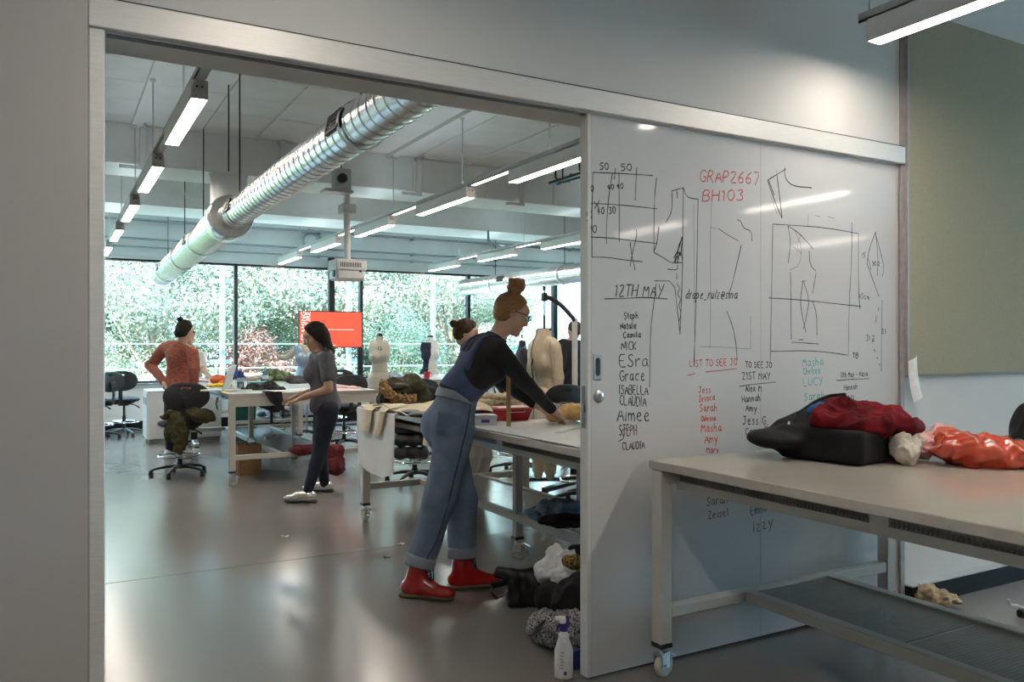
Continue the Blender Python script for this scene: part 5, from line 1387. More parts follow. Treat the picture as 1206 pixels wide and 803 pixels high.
# ---- generic clothed figure
def clothed(label, J, skin, top, legs, shoe_m, hair_m, sleeve='w', h=.013, hair='short', top_grow=.014, leg_grow=.006, knit=0.0, hand_spec=None, top_hem=.0, soles=None):
    r = person(label, J, skin, h, hand_spec=hand_spec)
    s = SD(.025); add_torso(s, J, top_grow)
    for k in 'LR':
        s.cap(J['s' + k], .056 + top_grow, J['e' + k] if sleeve == 'w' else L3(J['s' + k], J['e' + k], .62), .046 + top_grow, None, .025)
        if sleeve == 'w': s.cap(J['e' + k], .044 + top_grow, L3(J['e' + k], J['w' + k], .93), .036 + top_grow * .6, None, .02)
    nd = (J['head'] - J['neck']).normalized(); s.plane(J['neck'] + nd * .005, nd); dn = (J['pel'] - J['chest']).normalized(); s.plane(J['pel'] + dn * top_hem, dn)
    blob('top', s, top, r, h, disp=folds(.005 + knit, 10), world=r.location)
    s = SD(.03); lat = V((0, 0, 1)).cross(J['fwd'])
    s.cap(J['pel'] - lat * .05, .112 + leg_grow, J['pel'] + lat * .05, .112 + leg_grow, None, .05)
    for k in 'LR': add_leg(s, J, k, leg_grow)
    s.plane(J['pel'] + J['tup'] * .10, J['tup'])
    for k in 'LR': pass
    blob('trousers', s, legs, r, h, disp=folds(.004, 11), world=r.location)
    for k in 'LR':
        ff = J.get('ff' + k, J['fwd']).normalized(); a = J['a' + k]; he = V((a.x, a.y, 0)) - ff * .065; to = he + ff * .255
        shoe(r, 'shoe', he, to, shoe_m, soles or mat('pale_sole', (.5, .48, .45), .6), .011, None, 1.0)
    hs, q_ = hair_cap(J, .012, 0, -.07)
    if hair == 'long': hs.clips = hs.clips[:1]; hs.cap(q_(-.05, .035, -.02), .072, q_(-.05, .03, -.24), .062, None, .04).cap(q_(-.04, -.035, -.02), .072, q_(-.05, -.035, -.24), .06, None, .04)
    if hair == 'bob': hs.ell(q_(-.04, 0, -.05), (.085, .09, .07), J['HR'], .03)
    ho = blob('hair', hs, hair_m, r, .009, .006, 40, world=r.location)
    if hair in ('bun', 'bob'):
        b = SD(.01); b.ell(q_(-.125, 0, .05) if hair == 'bun' else q_(-.09, .02, .115), (.038, .034, .034)).cap(q_(-.08, 0, .04) if hair == 'bun' else q_(-.05, .01, .09), .022, q_(-.12, 0, .05) if hair == 'bun' else q_(-.085, .02, .11), .024)
        blob('hair_bun', b, hair_m, ho, .008, .006, 50, world=r.location)
    eyes(r, J)
    return r
M_dkhair = mat('dark_brown_hair', (.014, .010, .008), .75, spec=.2, var=.3, scale=40)
M_brhair = mat('brown_hair', (.06, .035, .02), .7, spec=.25, var=.3, scale=40)
M_rust = mat('rust_knit', (.22, .05, .03), .9, var=.4, scale=30, col2=(.36, .12, .08), bump=.5, bscale=90, stretch=(1, 1, 3))
M_blackt = mat('black_trousers', (.012, .013, .018), .8)
W2 = dict(pel=P(210, 456, 10.15), chest=P(211, 420, 10.15), neck=P(214, 403, 10.12), head=P(218, 389, 10.1), sL=P(195, 409, 10.25), sR=P(226, 411, 10.05), eL=P(177.5, 430, 10.35), wL=P(193, 450, 10.1), eR=P(229, 434, 9.95), wR=P(228, 458, 9.98),
          hL=P(203, 463, 10.2), hR=P(216, 463, 10.1), kL=P(200, 499, 10.1), kR=P(213, 500, 10.15), aL=P(199, 533, 10.1), aR=P(214, 533, 10.2), fwd=V((.62, .78, 0)))
W2['HR'] = rotm(V((.80, .55, -.22)), V((0, 0, 1)))
clothed('person in a rust-red knitted sweater with a hand on the hip, seen from behind', W2, M_skin, M_rust, M_blackt, mat('pale_canvas_shoe', (.60, .55, .52), .7), M_dkhair, 'w', .012, 'bob', .020, knit=.002, top_hem=.03)
# ---- the walking person
M_greyt = mat('grey_tshirt', (.10, .10, .115), .85, var=.15, scale=40); M_navyj = denim('navy_jeans', (.012, .016, .032), (.022, .028, .05)); M_silver = mat('silver_leather', (.75, .74, .72), .22, .9)
il = V((-CY, SY, 0))                       # towards the left of the picture
W3 = dict(pel=P(383, 476, 7.3), chest=P(379, 436, 7.3), neck=P(376, 414, 7.28), head=P(371, 396, 7.26), sL=P(378, 421, 7.48), sR=P(384, 422, 7.12), eL=P(382, 455, 7.5), wL=P(350, 466, 7.55), eR=P(387, 458, 7.05), wR=P(357, 468, 7.12),
          hL=P(382, 484, 7.4), hR=P(386, 484, 7.2), kL=P(376, 531, 7.55), kR=P(377, 531, 7.25), aL=P(383, 572, 7.75), aR=P(363, 577, 7.22), fwd=il)
W3['HR'] = rotm(il * .93 + V((0, 0, -.36)), V((0, 0, 1)))
clothed('person in a grey T-shirt, dark jeans and silver shoes in front of the white table', W3, M_skin2, M_greyt, M_navyj, M_silver, M_dkhair, 's', .012, 'long', .014, top_hem=.06, soles=mat('dark_sole', (.03, .03, .03), .6))
# ---- person in white behind the red sweater
M_whitet = mat('white_tshirt', (.72, .72, .71), .85, var=.05, scale=30)
W4 = dict(pel=P(222, 458, 11.25), chest=P(226, 428, 11.05), neck=P(224, 409, 10.95), head=P(221, 396, 10.85), sL=P(236, 419, 11.0), sR=P(212, 418, 11.15), eL=P(241, 437, 10.85), wL=P(250, 446, 10.62), eR=P(232, 446, 10.8), wR=P(246, 449, 10.5),
          hL=P(228, 464, 11.2), hR=P(217, 464, 11.3), kL=P(228, 495, 11.2), kR=P(216, 495, 11.3), aL=P(228, 519, 11.25), aR=P(216, 519, 11.35), fwd=V((.1, -1, 0)))
W4['HR'] = rotm(V((.3, -.85, -.45)), V((0, 0, 1)))
clothed('person in a white T-shirt reaching over the table, mostly hidden by the red sweater', W4, M_skin, M_whitet, M_blackt, M_silver, M_brhair, 's', .014, 'short')
# ---- person behind the dungarees
M_dkshirt = mat('dark_shirt', (.02, .022, .03), .85); M_palej = mat('pale_trousers', (.62, .58, .53), .85, var=.05, scale=20)
W5 = dict(pel=P(558, 480, 7.3), chest=P(560, 432, 7.15), neck=P(556, 409, 7.08), head=P(549, 393, 7.0), sL=P(567, 417, 7.25), sR=P(556, 419, 6.98), eL=P(588, 440, 7.2), wL=P(604, 458, 7.05), eR=P(584, 444, 6.9), wR=P(596, 462, 6.72),
          hL=P(562, 490, 7.35), hR=P(555, 490, 7.2), kL=P(571, 536, 7.3), kR=P(558, 536, 7.2), aL=P(562, 575, 7.5), aR=P(548, 577, 7.4), fwd=V((.9, -.43, 0)))
W5['HR'] = rotm(V((.85, -.40, -.30)), V((0, 0, 1)))
clothed('person with a low brown bun and pale trousers, hidden behind the one in dungarees', W5, M_skin, M_dkshirt, M_palej, M_blackt, M_brhair, 'w', .014, 'bun', leg_grow=.012)
W6 = dict(pel=V((6.05, 9.15, .95)), chest=V((6.05, 9.15, 1.3)), neck=V((6.07, 9.13, 1.45)), head=V((6.08, 9.1, 1.58)), sL=V((6.2, 9.2, 1.4)), sR=V((5.9, 9.12, 1.4)), eL=V((6.28, 9.2, 1.12)), wL=V((6.2, 9.35, .95)), eR=V((5.85, 9.05, 1.12)), wR=V((5.95, 9.3, .95)),
          hL=V((6.13, 9.17, .9)), hR=V((5.97, 9.15, .9)), kL=V((6.14, 9.19, .5)), kR=V((5.96, 9.18, .5)), aL=V((6.14, 9.15, .09)), aR=V((5.96, 9.13, .09)), fwd=V((-.2, 1, 0)))
W6['HR'] = rotm(V((-.2, 1, -.2)), V((0, 0, 1)))
clothed('brown-haired person far behind the stand, almost hidden by the open door', W6, M_skin, M_dkshirt, M_blackt, M_silver, M_brhair, 'w', .016, 'short')
# ------------------------------------------------------------------ bags, cloth and tools
def crumple(amp, sc):
    def f(p):
        a = mnoise.noise(p * sc); b = mnoise.noise(p * sc * 2.3 + Vector((17, 5, 9)))
        return amp * ((.45 - abs(a) * 1.7) + .5 * (.45 - abs(b) * 1.7))
    return f
def heap(name, label, cat, m, lumps, h=.010, amp=.010, sc=14, floor=None, group=None, k=.06, cuts=()):
    """a soft heap: lumps are (px, py, t, (right, depth, up) radii[, tilt])"""
    s = SD(k); Rv = Matrix(((CY, SY, 0), (-SY, CY, 0), (0, 0, 1)))      # columns: picture-right, depth, up
    c0 = Vector((0, 0, 0))
    for q in lumps:
        p_ = P(q[0], q[1], q[2]); c0 += p_
        M_ = Rv @ Matrix.Rotation(q[4], 3, 'Y') if len(q) > 4 else Rv
        s.ell(p_, q[3], M_)
    c0 /= len(lumps)
    if floor is not None: s.plane((0, 0, floor), (0, 0, -1))
    for c_ in cuts: s.plane(*c_)
    loc = Vector((c0.x, c0.y, floor if floor is not None else c0.z))
    o = blob(name, s, m, None, h, disp=crumple(amp * 2.2, sc * .75), world=loc); o.location = loc
    return tag(o, label, cat, group)
def cloth_mat(name, c1, c2=None, rough=.85, **kw): return mat(name, c1, rough, var=.12, scale=30, col2=c2, bump=.06, bscale=120, **kw)
ZT = TH
M_bagblack = cloth_mat('black_nylon', (.008, .008, .009), None, .7, spec=.3)
# --- on the near table
tb = thing('tote_bag', 'large black boxy tote bag lying on the near table', 'bag', (2.95, 2.36, ZT))
s = SD(.02); Rz = Matrix.Rotation(.18, 3, 'Z')
s.box((2.985, 2.37, ZT + .072), (.215, .185, .068), Rz, .02).ell(P(912, 516, 3.55), (.115, .15, .042), Matrix(((CY, SY, 0), (-SY, CY, 0), (0, 0, 1))), .06)
s.cap(P(925, 503, 3.62), .05, P(985, 478, 3.72), .06, ((0, 0, 1), .8), .05).ell(P(985, 485, 3.75), (.16, .1, .07), None, .05)
s.plane((0, 0, ZT + .001), (0, 0, -1))
blob('bag_body', s, M_bagblack, tb, .009, .004, 12, world=tb.location)
hd_ = [P(935, 499, 3.55), P(938, 487, 3.56), P(960, 473, 3.6), P(978, 466, 3.62), P(993, 464, 3.62), P(998, 474, 3.62)]
part('handle', MB().tube(hd_, [(.014, .003)] * 6, 8), mat('webbing', (.03, .03, .032), .8), tb, world=tb.location)
part('bag_tag', MB().box(P(929, 498, 3.5), (.03, .004, .012), Matrix.Rotation(.5, 3, 'Z')), M_white, tb, world=tb.location)
heap('blue_wallet', 'small blue cloth tucked between the black tote and the red velvet', 'cloth', cloth_mat('blue_cotton', (.01, .10, .28)), [(962, 486, 3.52, (.04, .03, .028)), (970, 480, 3.54, (.03, .03, .02))], .007, .004, 25)
heap('red_velvet_cloth', 'dark red velvet cloth heaped on top of the black tote bag', 'cloth', mat('red_velvet', (.075, .002, .005), .8, var=.5, scale=9, col2=(.20, .006, .012), spec=.2),
     [(975, 492, 3.46, (.075, .07, .045)), (1000, 483, 3.5, (.09, .08, .055)), (1035, 492, 3.46, (.11, .08, .055)), (1066, 502, 3.38, (.06, .05, .028)), (1020, 501, 3.36, (.12, .06, .035))], .008, .014, 11)
heap('cream_cloth', 'cream crumpled cloth between the black tote and the orange plastic bag', 'cloth', cloth_mat('cream_cotton', (.62, .56, .48)), [(1062, 524, 3.36, (.035, .06, .05)), (1070, 535, 3.32, (.035, .04, .035)), (1076, 518, 3.4, (.035, .05, .035))], .007, .010, 22, ZT)
heap('pink_plastic', 'crumpled pale pink plastic behind the orange bag', 'plastic bag', mat('pink_film', (.80, .42, .42), .25, alpha=.92), [(1096, 521, 3.5, (.05, .06, .045)), (1108, 512, 3.55, (.05, .05, .035)), (1086, 530, 3.45, (.03, .04, .025))], .008, .014, 20, ZT)
heap('orange_plastic_bag', 'orange-red plastic bag lying on the near table at the right', 'plastic bag', mat('orange_film', (.75, .07, .03), .18, var=.25, scale=7, col2=(.90, .16, .08), coat=.4, transm=.25),
     [(1130, 531, 3.32, (.10, .09, .058)), (1165, 532, 3.28, (.14, .10, .055)), (1120, 520, 3.45, (.07, .08, .05)), (1200, 541, 3.22, (.07, .06, .03))], .008, .015, 12, ZT)
bk_ = thing('black_rucksack', 'black and teal bag cut off by the right edge of the picture', 'bag', P(1215, 536, 3.55))
blob('bag_body', SD(.06).ell(P(1222, 520, 3.6), (.14, .10, .085)).ell(P(1215, 500, 3.65), (.08, .08, .10)), M_bagblack, bk_, .01, .008, 12, world=bk_.location)
part('teal_flap', MB().sheet(lambda u, v: P(1188 + 22 * u, 520 + 10 * v - 4 * math.sin(3 * u), 3.47 - .02 * u), 5, 4, .006), cloth_mat('teal_cloth', (.01, .10, .13)), bk_, world=bk_.location)
part('strap', MB().tube([P(1197, 512, 3.56), P(1201, 500, 3.56), P(1205, 488, 3.56), P(1214, 480, 3.6)], [(.012, .004)] * 4, 8), M_bagblack, bk_, world=bk_.location)
# --- floor under the near table
heap('tan_cloth_scrap', 'tan crumpled cloth scrap on the floor by the black skirting', 'cloth', cloth_mat('tan_calico', (.50, .38, .24)), [(1092, 700, 4.36, (.07, .05, .045)), (1108, 705, 4.34, (.06, .04, .028)), (1118, 708, 4.33, (.05, .02, .014))], .007, .012, 25, .0)
cb_ = thing('loose_cable', 'short white and black cable end on the floor at the right', 'cable', PZ(1194, 716, 0))
part('lead', MB().tube([P(1188, 706, 4.2) , P(1190, 712, 4.22), P(1198, 713, 4.25), P(1206, 716, 4.25)], .007, 7), M_white, cb_, world=cb_.location)
part('plug', MB().box(PZ(1204, 722, .02), (.05, .04, .04), None, .008), M_black, cb_, world=cb_.location)
# --- olive jacket on the stool
M_olive = cloth_mat('olive_canvas', (.055, .048, .016), (.085, .075, .03))
heap('olive_jacket', 'olive green jacket draped over the seat of the stool by the red sweater', 'jacket', M_olive,
     [(232, 487, 8.6, (.14, .13, .055), .15), (243, 492, 8.62, (.08, .10, .04)), (212, 491, 8.62, (.10, .12, .06), -.5), (204, 505, 8.55, (.075, .06, .12), .25), (211, 522, 8.5, (.055, .04, .12), .1), (214, 510, 8.5, (.07, .04, .12)), (199, 488, 8.6, (.08, .1, .03), -.4)], .011, .016, 13)
# --- on the white table
M_clear = thin_glass('clear_plastic', (.90, .94, .96), .05, .35)
def bottle(label, px, py, z=ZT, sc=1.0):
    q = PZ(px, py, z); t = thing('water_bottle', label, 'bottle', q, 0, 'water bottles'); t.scale = (sc, sc, sc)
    part('bottle_body', MB().lathe([(.001, .001), (.034, .001), (.037, .012), (.035, .05), (.037, .06), (.035, .10), (.037, .12), (.030, .155), (.014, .185), (.0135, .2)], 20), M_clear, t, 40)
    part('cap', MB().cyl((0, 0, .2), (0, 0, .222), .016, None, 14), M_white, t)
    part('label_band', MB().lathe([(.0376, .07), (.0376, .115)], 20, caps=False), mat('bottle_label', (.45, .55, .68), .5), t)
    part('water', MB().lathe([(.001, .004), (.031, .004), (.032, .09), (.001, .09)], 18), mat('water', (.75, .84, .88), .1, transm=.8), t)
    return t
bottle('clear water bottle beside the white laptop on the white table', 283.5, 457)
bottle('clear water bottle between the black garment and the camouflage heap', 312.5, 453)
lp = thing('laptop', 'white laptop standing open on the white table', 'laptop', PZ(262, 460, ZT))
part('laptop_base', MB().box(PZ(258, 460.5, ZT) + V((0, 0, .009)), (.30, .22, .016), Matrix.Rotation(-.9, 3, 'Z'), .004), mat('laptop_white', (.75, .76, .77), .35), lp, world=lp.location)
a, b = PZ(262, 462, ZT), PZ(272, 455, ZT)
part('laptop_screen', MB().sheet(lambda u, v: a * (1 - u) + b * u + V((.06 * v, -.02 * v, .01 + .24 * v)), 2, 2, .01), mat('laptop_white', (.75, .76, .77)), lp, world=lp.location)
heap('orange_cloth', 'orange cloth folded on the white table in front of the reaching hand', 'cloth', cloth_mat('orange_cotton', (.75, .16, .05)), [(258, 447, 9.9, (.10, .09, .055)), (264, 451, 9.7, (.06, .07, .03))], .01, .008, 16, ZT)
heap('yellow_cloth', 'yellow cloth under the orange one on the white table', 'cloth', cloth_mat('yellow_cotton', (.80, .48, .03)), [(256, 455, 9.45, (.10, .08, .022)), (265, 454, 9.4, (.08, .06, .018)), (246, 457, 9.4, (.08, .06, .014))], .009, .006, 20, ZT)
heap('blue_cloth', 'royal blue cloth behind the laptop on the white table', 'cloth', cloth_mat('royal_blue_cotton', (.015, .04, .22)), [(276, 441, 10.5, (.11, .08, .05)), (284, 444, 10.4, (.06, .06, .035))], .011, .010, 14, ZT)
heap('beige_cloth', 'beige cloth lying behind the water bottles', 'cloth', cloth_mat('beige_cotton', (.55, .48, .38)), [(296, 446, 10.8, (.09, .09, .03)), (306, 444, 11.0, (.08, .08, .025))], .011, .008, 14, ZT)
heap('camouflage_garment', 'green camouflage garment heaped at the far end of the white table', 'garment', mat('camouflage', (.03, .06, .02), .85, scale=14, col2=(.20, .26, .12), detail=1), [(322, 441, 11.0, (.15, .10, .075)), (336, 444, 10.9, (.12, .09, .05)), (314, 446, 10.8, (.08, .08, .03))], .012, .016, 12, ZT)
gb = SD(.03)
for px, py, t, r in ((292, 460, 8.9, (.13, .09, .03)), (310, 461, 8.75, (.16, .10, .035)), (325, 459, 8.75, (.10, .10, .045)), (318, 455, 8.95, (.10, .08, .05)), (300, 456, 9.1, (.08, .06, .04))): gb.ell(P(px, py, t), r)
gb.plane((0, 0, ZT + .002), (0, 0, -1))
mbk = gb.mesh(.010, 0, 1, crumple(.026, 11)); mb2 = MB()
e0, e1 = PY(311, 467, 8.33), PY(331, 467, 8.33)
mb2.sheet(lambda u, v: (e0.x + (e1.x - e0.x) * u + .05 * v * (1 - .3 * u), 8.335 - .012 * math.sin(7 * u + 2) - .012, ZT + .012 - (.09 + .13 * u) * v), 10, 6, .008)
mb2.sheet(lambda u, v: (e0.x + (e1.x - e0.x) * u, 8.325 + .10 * v, ZT + .012 + .004 * math.sin(6 * u)), 10, 3, .008)
o = part('black_garment', mbk, cloth_mat('black_cotton', (.010, .010, .012)), None, 60); tag(o, 'black garment spread on the white table and hanging over its front edge', 'garment'); part('hanging_sleeve', mb2, cloth_mat('black_cotton', (.010, .010, .012)), o, 60)
tm = thing('tape_measure', 'yellow and black tape measure hanging over the left edge of the white table', 'tape measure', PZ(259, 463, ZT))
part('tape_band', MB().tube([PZ(268, 463, ZT) + V((0, 0, .006)), PZ(261, 462, ZT) + V((0, 0, .008)), P(257, 467, 8.95), P(256, 474, 8.95)], [(.012, .002)] * 4, 6), mat('tape_yellow', (.70, .55, .03), .5), tm, world=tm.location)
part('tape_back', MB().tube([P(256, 468, 8.93), P(254.5, 475, 8.92), P(256, 482, 8.92)], [(.012, .002)] * 3, 6), M_black, tm, world=tm.location)
part('teal_tray', MB(), None) if False else None
tr_ = thing('teal_box', 'flat teal box on the white table behind the black garment', 'box', PZ(303, 455, ZT))
part('box_base', MB().box((0, 0, .022), (.20, .13, .044), None, .006), mat('teal_plastic', (.08, .28, .30), .4), tr_); part('box_lid', MB().box((0, 0, .05), (.206, .136, .014), None, .004), mat('teal_plastic_lid', (.11, .34, .36), .4), tr_)
sheet_ = lambda x, y, w_, d_, r: MB().box((0, 0, .001), (w_, d_, .002), Matrix.Rotation(r, 3, 'Z'))
q = PZ(346, 459, ZT); o = part('pattern_paper', sheet_(0, 0, .55, .30, .25), mat('paper', (.82, .82, .80)), None); o.location = q; tag(o, 'white pattern paper sheet on the white table under the walking person\'s hands', 'paper')
heap('grey_cloth', 'dark grey cloth on the white table behind the walking person', 'cloth', cloth_mat('charcoal_cloth', (.04, .04, .045)), [(347, 447, 10.4, (.12, .12, .05)), (351, 450, 10.2, (.11, .12, .035))], .012, .01, 14, ZT)
heap('pink_cloth', 'pale pink cloth on the white table right of the walking person', 'cloth', cloth_mat('pale_pink_cotton', (.62, .42, .40)), [(404, 457, 9.2, (.10, .07, .018)), (418, 457, 9.1, (.09, .08, .014))], .01, .006, 18, ZT)
# --- under the white table
pbx = thing('paper_bag', 'brown paper bag standing on the floor under the white table', 'bag', (P(292, 540, 8.8).x, P(292, 540, 8.8).y, 0), .2)
def pbag(u, v): 
    a = 2 * math.pi * u; w_, d_ = .125, .08
    x = w_ * max(-1, min(1, 1.35 * math.cos(a))); y = d_ * max(-1, min(1, 1.35 * math.sin(a)))
    return (x * (1 + .04 * v), y * (1 - .12 * v), .33 * v + .004 * math.sin(9 * a))
part('bag_body', MB().sheet(pbag, 24, 5, .003).bb(-.124, .124, -.079, .079, 0, .004), cloth_mat('kraft_paper', (.30, .17, .08)), pbx)
part('bag_handle', MB().tube([(-.05, -.07, .32), (-.04, -.08, .38), (.0, -.082, .42), (.05, -.08, .38), (.05, -.07, .32)], .003, 6), M_dark, pbx)
heap('plastic_roll', 'rolled pale plastic sheet on the shelf of the white table', 'plastic roll', mat('milky_film', (.62, .66, .70), .2, alpha=.75), [(318, 519, 9.75, (.13, .16, .06)), (333, 523, 9.6, (.13, .16, .05)), (326, 528, 9.4, (.12, .12, .04))], .013, .016, 10, .294)
rs = thing('red_rucksack', 'dark red rucksack slumped over the lower rail of the white table', 'bag', (P(392, 548, 8.2).x, P(392, 548, 8.2).y, 0))
s = SD(.07)
for q in ((352, 530, 8.28, (.10, .09, .045)), (372, 529, 8.28, (.12, .10, .055)), (394, 530, 8.25, (.10, .10, .055)), (393, 545, 8.2, (.10, .07, .09)), (396, 552, 8.15, (.08, .06, .06))): s.ell(P(*q[:3]), q[3])
s.plane((0, 0, .004), (0, 0, -1))
blob('bag_body', s, cloth_mat('maroon_nylon', (.12, .008, .015)), rs, .011, disp=crumple(.02, 9), world=rs.location)
part('shoulder_strap', MB().tube([P(380, 540, 8.12), P(381, 552, 8.1), P(388, 558, 8.08), P(397, 555, 8.08), P(404, 551, 8.1)], [(.014, .004)] * 5, 8), M_bagblack, rs, world=rs.location)
bn_ = thing('waste_bin', 'dark green ribbed bin under the far table', 'bin', (2.48, 12.42, 0))
prof = [(.10, .0), (.13, .005), (.165, .52), (.175, .53), (.175, .55), (.155, .55), (.12, .03)]
part('bin_body', MB().lathe(prof, 24), mat('green_plastic', (.015, .11, .09), .45), bn_)
for k in range(12): 
    a = 2 * math.pi * k / 12; part('rib', MB().cyl((.133 * math.cos(a), .133 * math.sin(a), .03), (.166 * math.cos(a), .166 * math.sin(a), .51), .008, None, 6), mat('green_plastic', (.015, .11, .09)), bn_)
hm = thing('helmet', 'white riding helmet on the shelf of the far table', 'helmet', (2.97, 12.75, .291))
s = SD(.02).ell((2.97, 12.75, .40), (.125, .15, .12)); s.plane((0, 0, .30), (0, 0, -1)); s.ell((3.06, 12.62, .34), (.08, .08, .06), None, .01, True)
blob('shell', s, mat('helmet_white', (.80, .80, .80), .2), hm, .01, world=hm.location)
part('visor', MB().sheet(lambda u, v: (2.97 + .13 * math.cos(-2.2 + 1.3 * u), 12.75 + .155 * math.sin(-2.2 + 1.3 * u) , .36 + .06 * v), 8, 2, .006), M_dark, hm, world=hm.location)
heap('grey_bag', 'small grey bag next to the white helmet on the far shelf', 'bag', cloth_mat('grey_nylon', (.16, .17, .19)), [(336, 487, 12.35, (.08, .07, .06)), (309, 489, 12.7, (.07, .06, .06))], .012, .01, 14, .292)

# --- long cutting table: hanging white cloth and calico pieces
X1_ = 2.13
def wc(u, v):
    y = 5.45 + .82 * u
    if v < .35: return (X1_ + .36 * (1 - v / .35) - .006, y, ZT + .004 + .003 * math.sin(9 * u))
    w = (v - .35) / .65
    return (X1_ - .012 - .010 * math.sin(5 * u + 1) * w - .014 * math.sin(11 * u) * w * w, y + .01 * w, ZT + .004 - (.44 + .04 * math.sin(4 * u) + .05 * u) * w)
o = part('white_cloth', MB().sheet(wc, 26, 16, .004), mat('white_calico', (.78, .77, .76), .85, var=.02, scale=8), None, 60); tag(o, 'white cloth hanging over the left edge of the long cutting table', 'cloth')
def strip(label, y0, y1, drop, x_in, skew=0.0, lift=.010):
    def f(u, v):
        y = y0 + (y1 - y0) * u
        if v < .45: return (X1_ + x_in * (1 - v / .45) - .016, y + skew * .3 * (1 - v / .45), ZT + lift + .012 * math.sin(5 * u + 7 * v) * (1 - v) + .004)
        w = (v - .45) / .55
        return (X1_ - .030 - .012 * math.sin(4 * u) - .01 * w, y + skew * w, ZT + lift - drop * w)
    o = part('calico_piece', MB().sheet(f, 10, 14, .003), M_cream, None, 60)
    return tag(o, label, 'cloth piece', 'calico pattern pieces')
strip('cream calico strip hanging at the far corner of the long table', 5.86, 6.10, .19, .42, .06)
strip('cream calico strip hanging just right of the corner one', 5.58, 5.74, .20, .30, .10, .018)
strip('cream calico strip hanging beside the dungarees', 4.72, 4.86, .17, .22, .05)
def cal(u, v):
    x = X1_ + .02 + .55 * v; y = 4.75 + 1.25 * u
    b = math.exp(-((u - .25) / .22) ** 2 - ((v - .6) / .3) ** 2)
    return (x, y, ZT + .018 + .10 * b + .012 * math.sin(9 * u + 5 * v) + .008 * math.sin(17 * u - 9 * v))
o = part('calico_garment', MB().sheet(cal, 30, 18, .006), M_cream, None, 60); tag(o, 'cream calico garment spread over the far end of the long table', 'garment')
pc = thing('pouch', 'dark grey pouch lying on the cream calico left of the dungarees', 'pouch', PZ(488, 490, ZT + .02))
blob('pouch_body', SD(.02).ell(P(482, 486, 5.55), (.10, .07, .022), Matrix.Rotation(.5, 3, 'Z')).ell(P(495, 488, 5.4), (.10, .07, .020), Matrix.Rotation(.5, 3, 'Z')), cloth_mat('grey_leather', (.035, .035, .038), None, .45), pc, .008, .004, 20, world=pc.location)
part('zip', MB().tube([P(470, 484, 5.5), P(480, 489, 5.42), P(492, 493, 5.3), P(505, 493, 5.22)], .004, 6), M_steel, pc, world=pc.location)
# folded calico behind, red tin, white box, paper, ruler
fc = thing('folded_calico', 'stack of folded beige calico behind the red tin', 'cloth', PZ(588, 489, ZT))
for k in range(5):
    s = SD(.02); s.box(PZ(587, 488, ZT) + V((.0, .08, .016 + .026 * k)), (.15 - .010 * k, .17, .015), Matrix.Rotation(.1 * (k - 1), 3, 'Z'), .012)
    blob('layer', s, M_cream if k % 2 else cloth_mat('beige_calico', (.50, .38, .25)), fc, .01, disp=crumple(.012, 11), world=fc.location)
tn = thing('tin_box', 'red tapered tin box beside the reaching arms', 'box', PZ(603, 495, ZT), -.15)
def tap(z0, z1, a0, b0, a1, b1): return [(-a0, -b0, z0), (a0, -b0, z0), (a0, b0, z0), (-a0, b0, z0), (-a1, -b1, z1), (a1, -b1, z1), (a1, b1, z1), (-a1, b1, z1)]
FQ = [(0, 3, 2, 1), (4, 5, 6, 7), (0, 1, 5, 4), (1, 2, 6, 5), (2, 3, 7, 6), (3, 0, 4, 7)]
part('tin_base', MB().add(tap(0, .075, .085, .06, .108, .08), FQ), mat('red_tin', (.45, .012, .02), .3), tn)
part('tin_lid', MB().add(tap(.075, .088, .113, .085, .113, .085), FQ), mat('tin_lid', (.62, .10, .07), .35), tn)
part('tin_handle', MB().tube([(-.05, -.086, .07), (-.05, -.10, .06), (.05, -.10, .06), (.05, -.086, .07)], .003, 6), M_steel, tn)
wb_ = thing('card_box', 'small white cardboard box between the dungarees and the red tin', 'box', PZ(570, 500, ZT), -.3)
part('box_base', MB().box((0, 0, .028), (.14, .10, .055), None, .003), mat('card_white', (.74, .73, .72), .6), wb_); part('box_lid', MB().box((0, 0, .05), (.146, .106, .024), None, .003), mat('card_lid', (.66, .65, .68), .6), wb_)
part('label_patch', MB().box((0, -.052, .026), (.05, .002, .02)), mat('purple_print', (.08, .05, .40), .5), wb_)
o = part('drafting_paper', MB().sheet(lambda u, v: (2.16 + .72 * u, 3.12 + 1.42 * v, ZT + .0045 + .002 * math.sin(6 * v)), 4, 10, .0015), mat('paper', (.82, .82, .80)), None); tag(o, 'large white drafting paper covering the near half of the long table', 'paper')
o = part('steel_ruler', MB().box((0, 0, .0085), (.50, .035, .002), Matrix.Rotation(.62, 3, 'Z')), M_steel, None); o.location = PZ(676, 506, ZT); tag(o, 'flat steel ruler on the drafting paper by the door edge', 'ruler')
a = PZ(599, 503, ZT)
o = part('wooden_ruler', MB().bar((0, 0, .004), (.015, .03, .30), .028, .004, (0, 1, 0)), mat('ruler_wood', (.42, .26, .12), .6), None); o.location = a; tag(o, 'narrow wooden ruler held upright on the long table', 'ruler')
heap('yellow_tissue', 'yellow and brown tissue pattern crumpled under the reaching hands', 'paper', cloth_mat('yellow_tissue', (.72, .50, .16), (.60, .34, .18)), [(674, 484, 5.15, (.08, .10, .035)), (686, 486, 5.05, (.08, .09, .03)), (655, 492, 5.0, (.05, .06, .012))], .009, .012, 18, ZT + .004)
jr = thing('jar', 'glass jar standing behind the folded calico', 'jar', PZ(578, 476, ZT)); part('jar_body', MB().lathe([(.001, 0), (.04, 0), (.042, .01), (.042, .10), (.034, .12), (.034, .13)], 18), M_clear, jr); part('jar_lid', MB().cyl((0, 0, .13), (0, 0, .15), .037, None, 16), M_steel, jr)
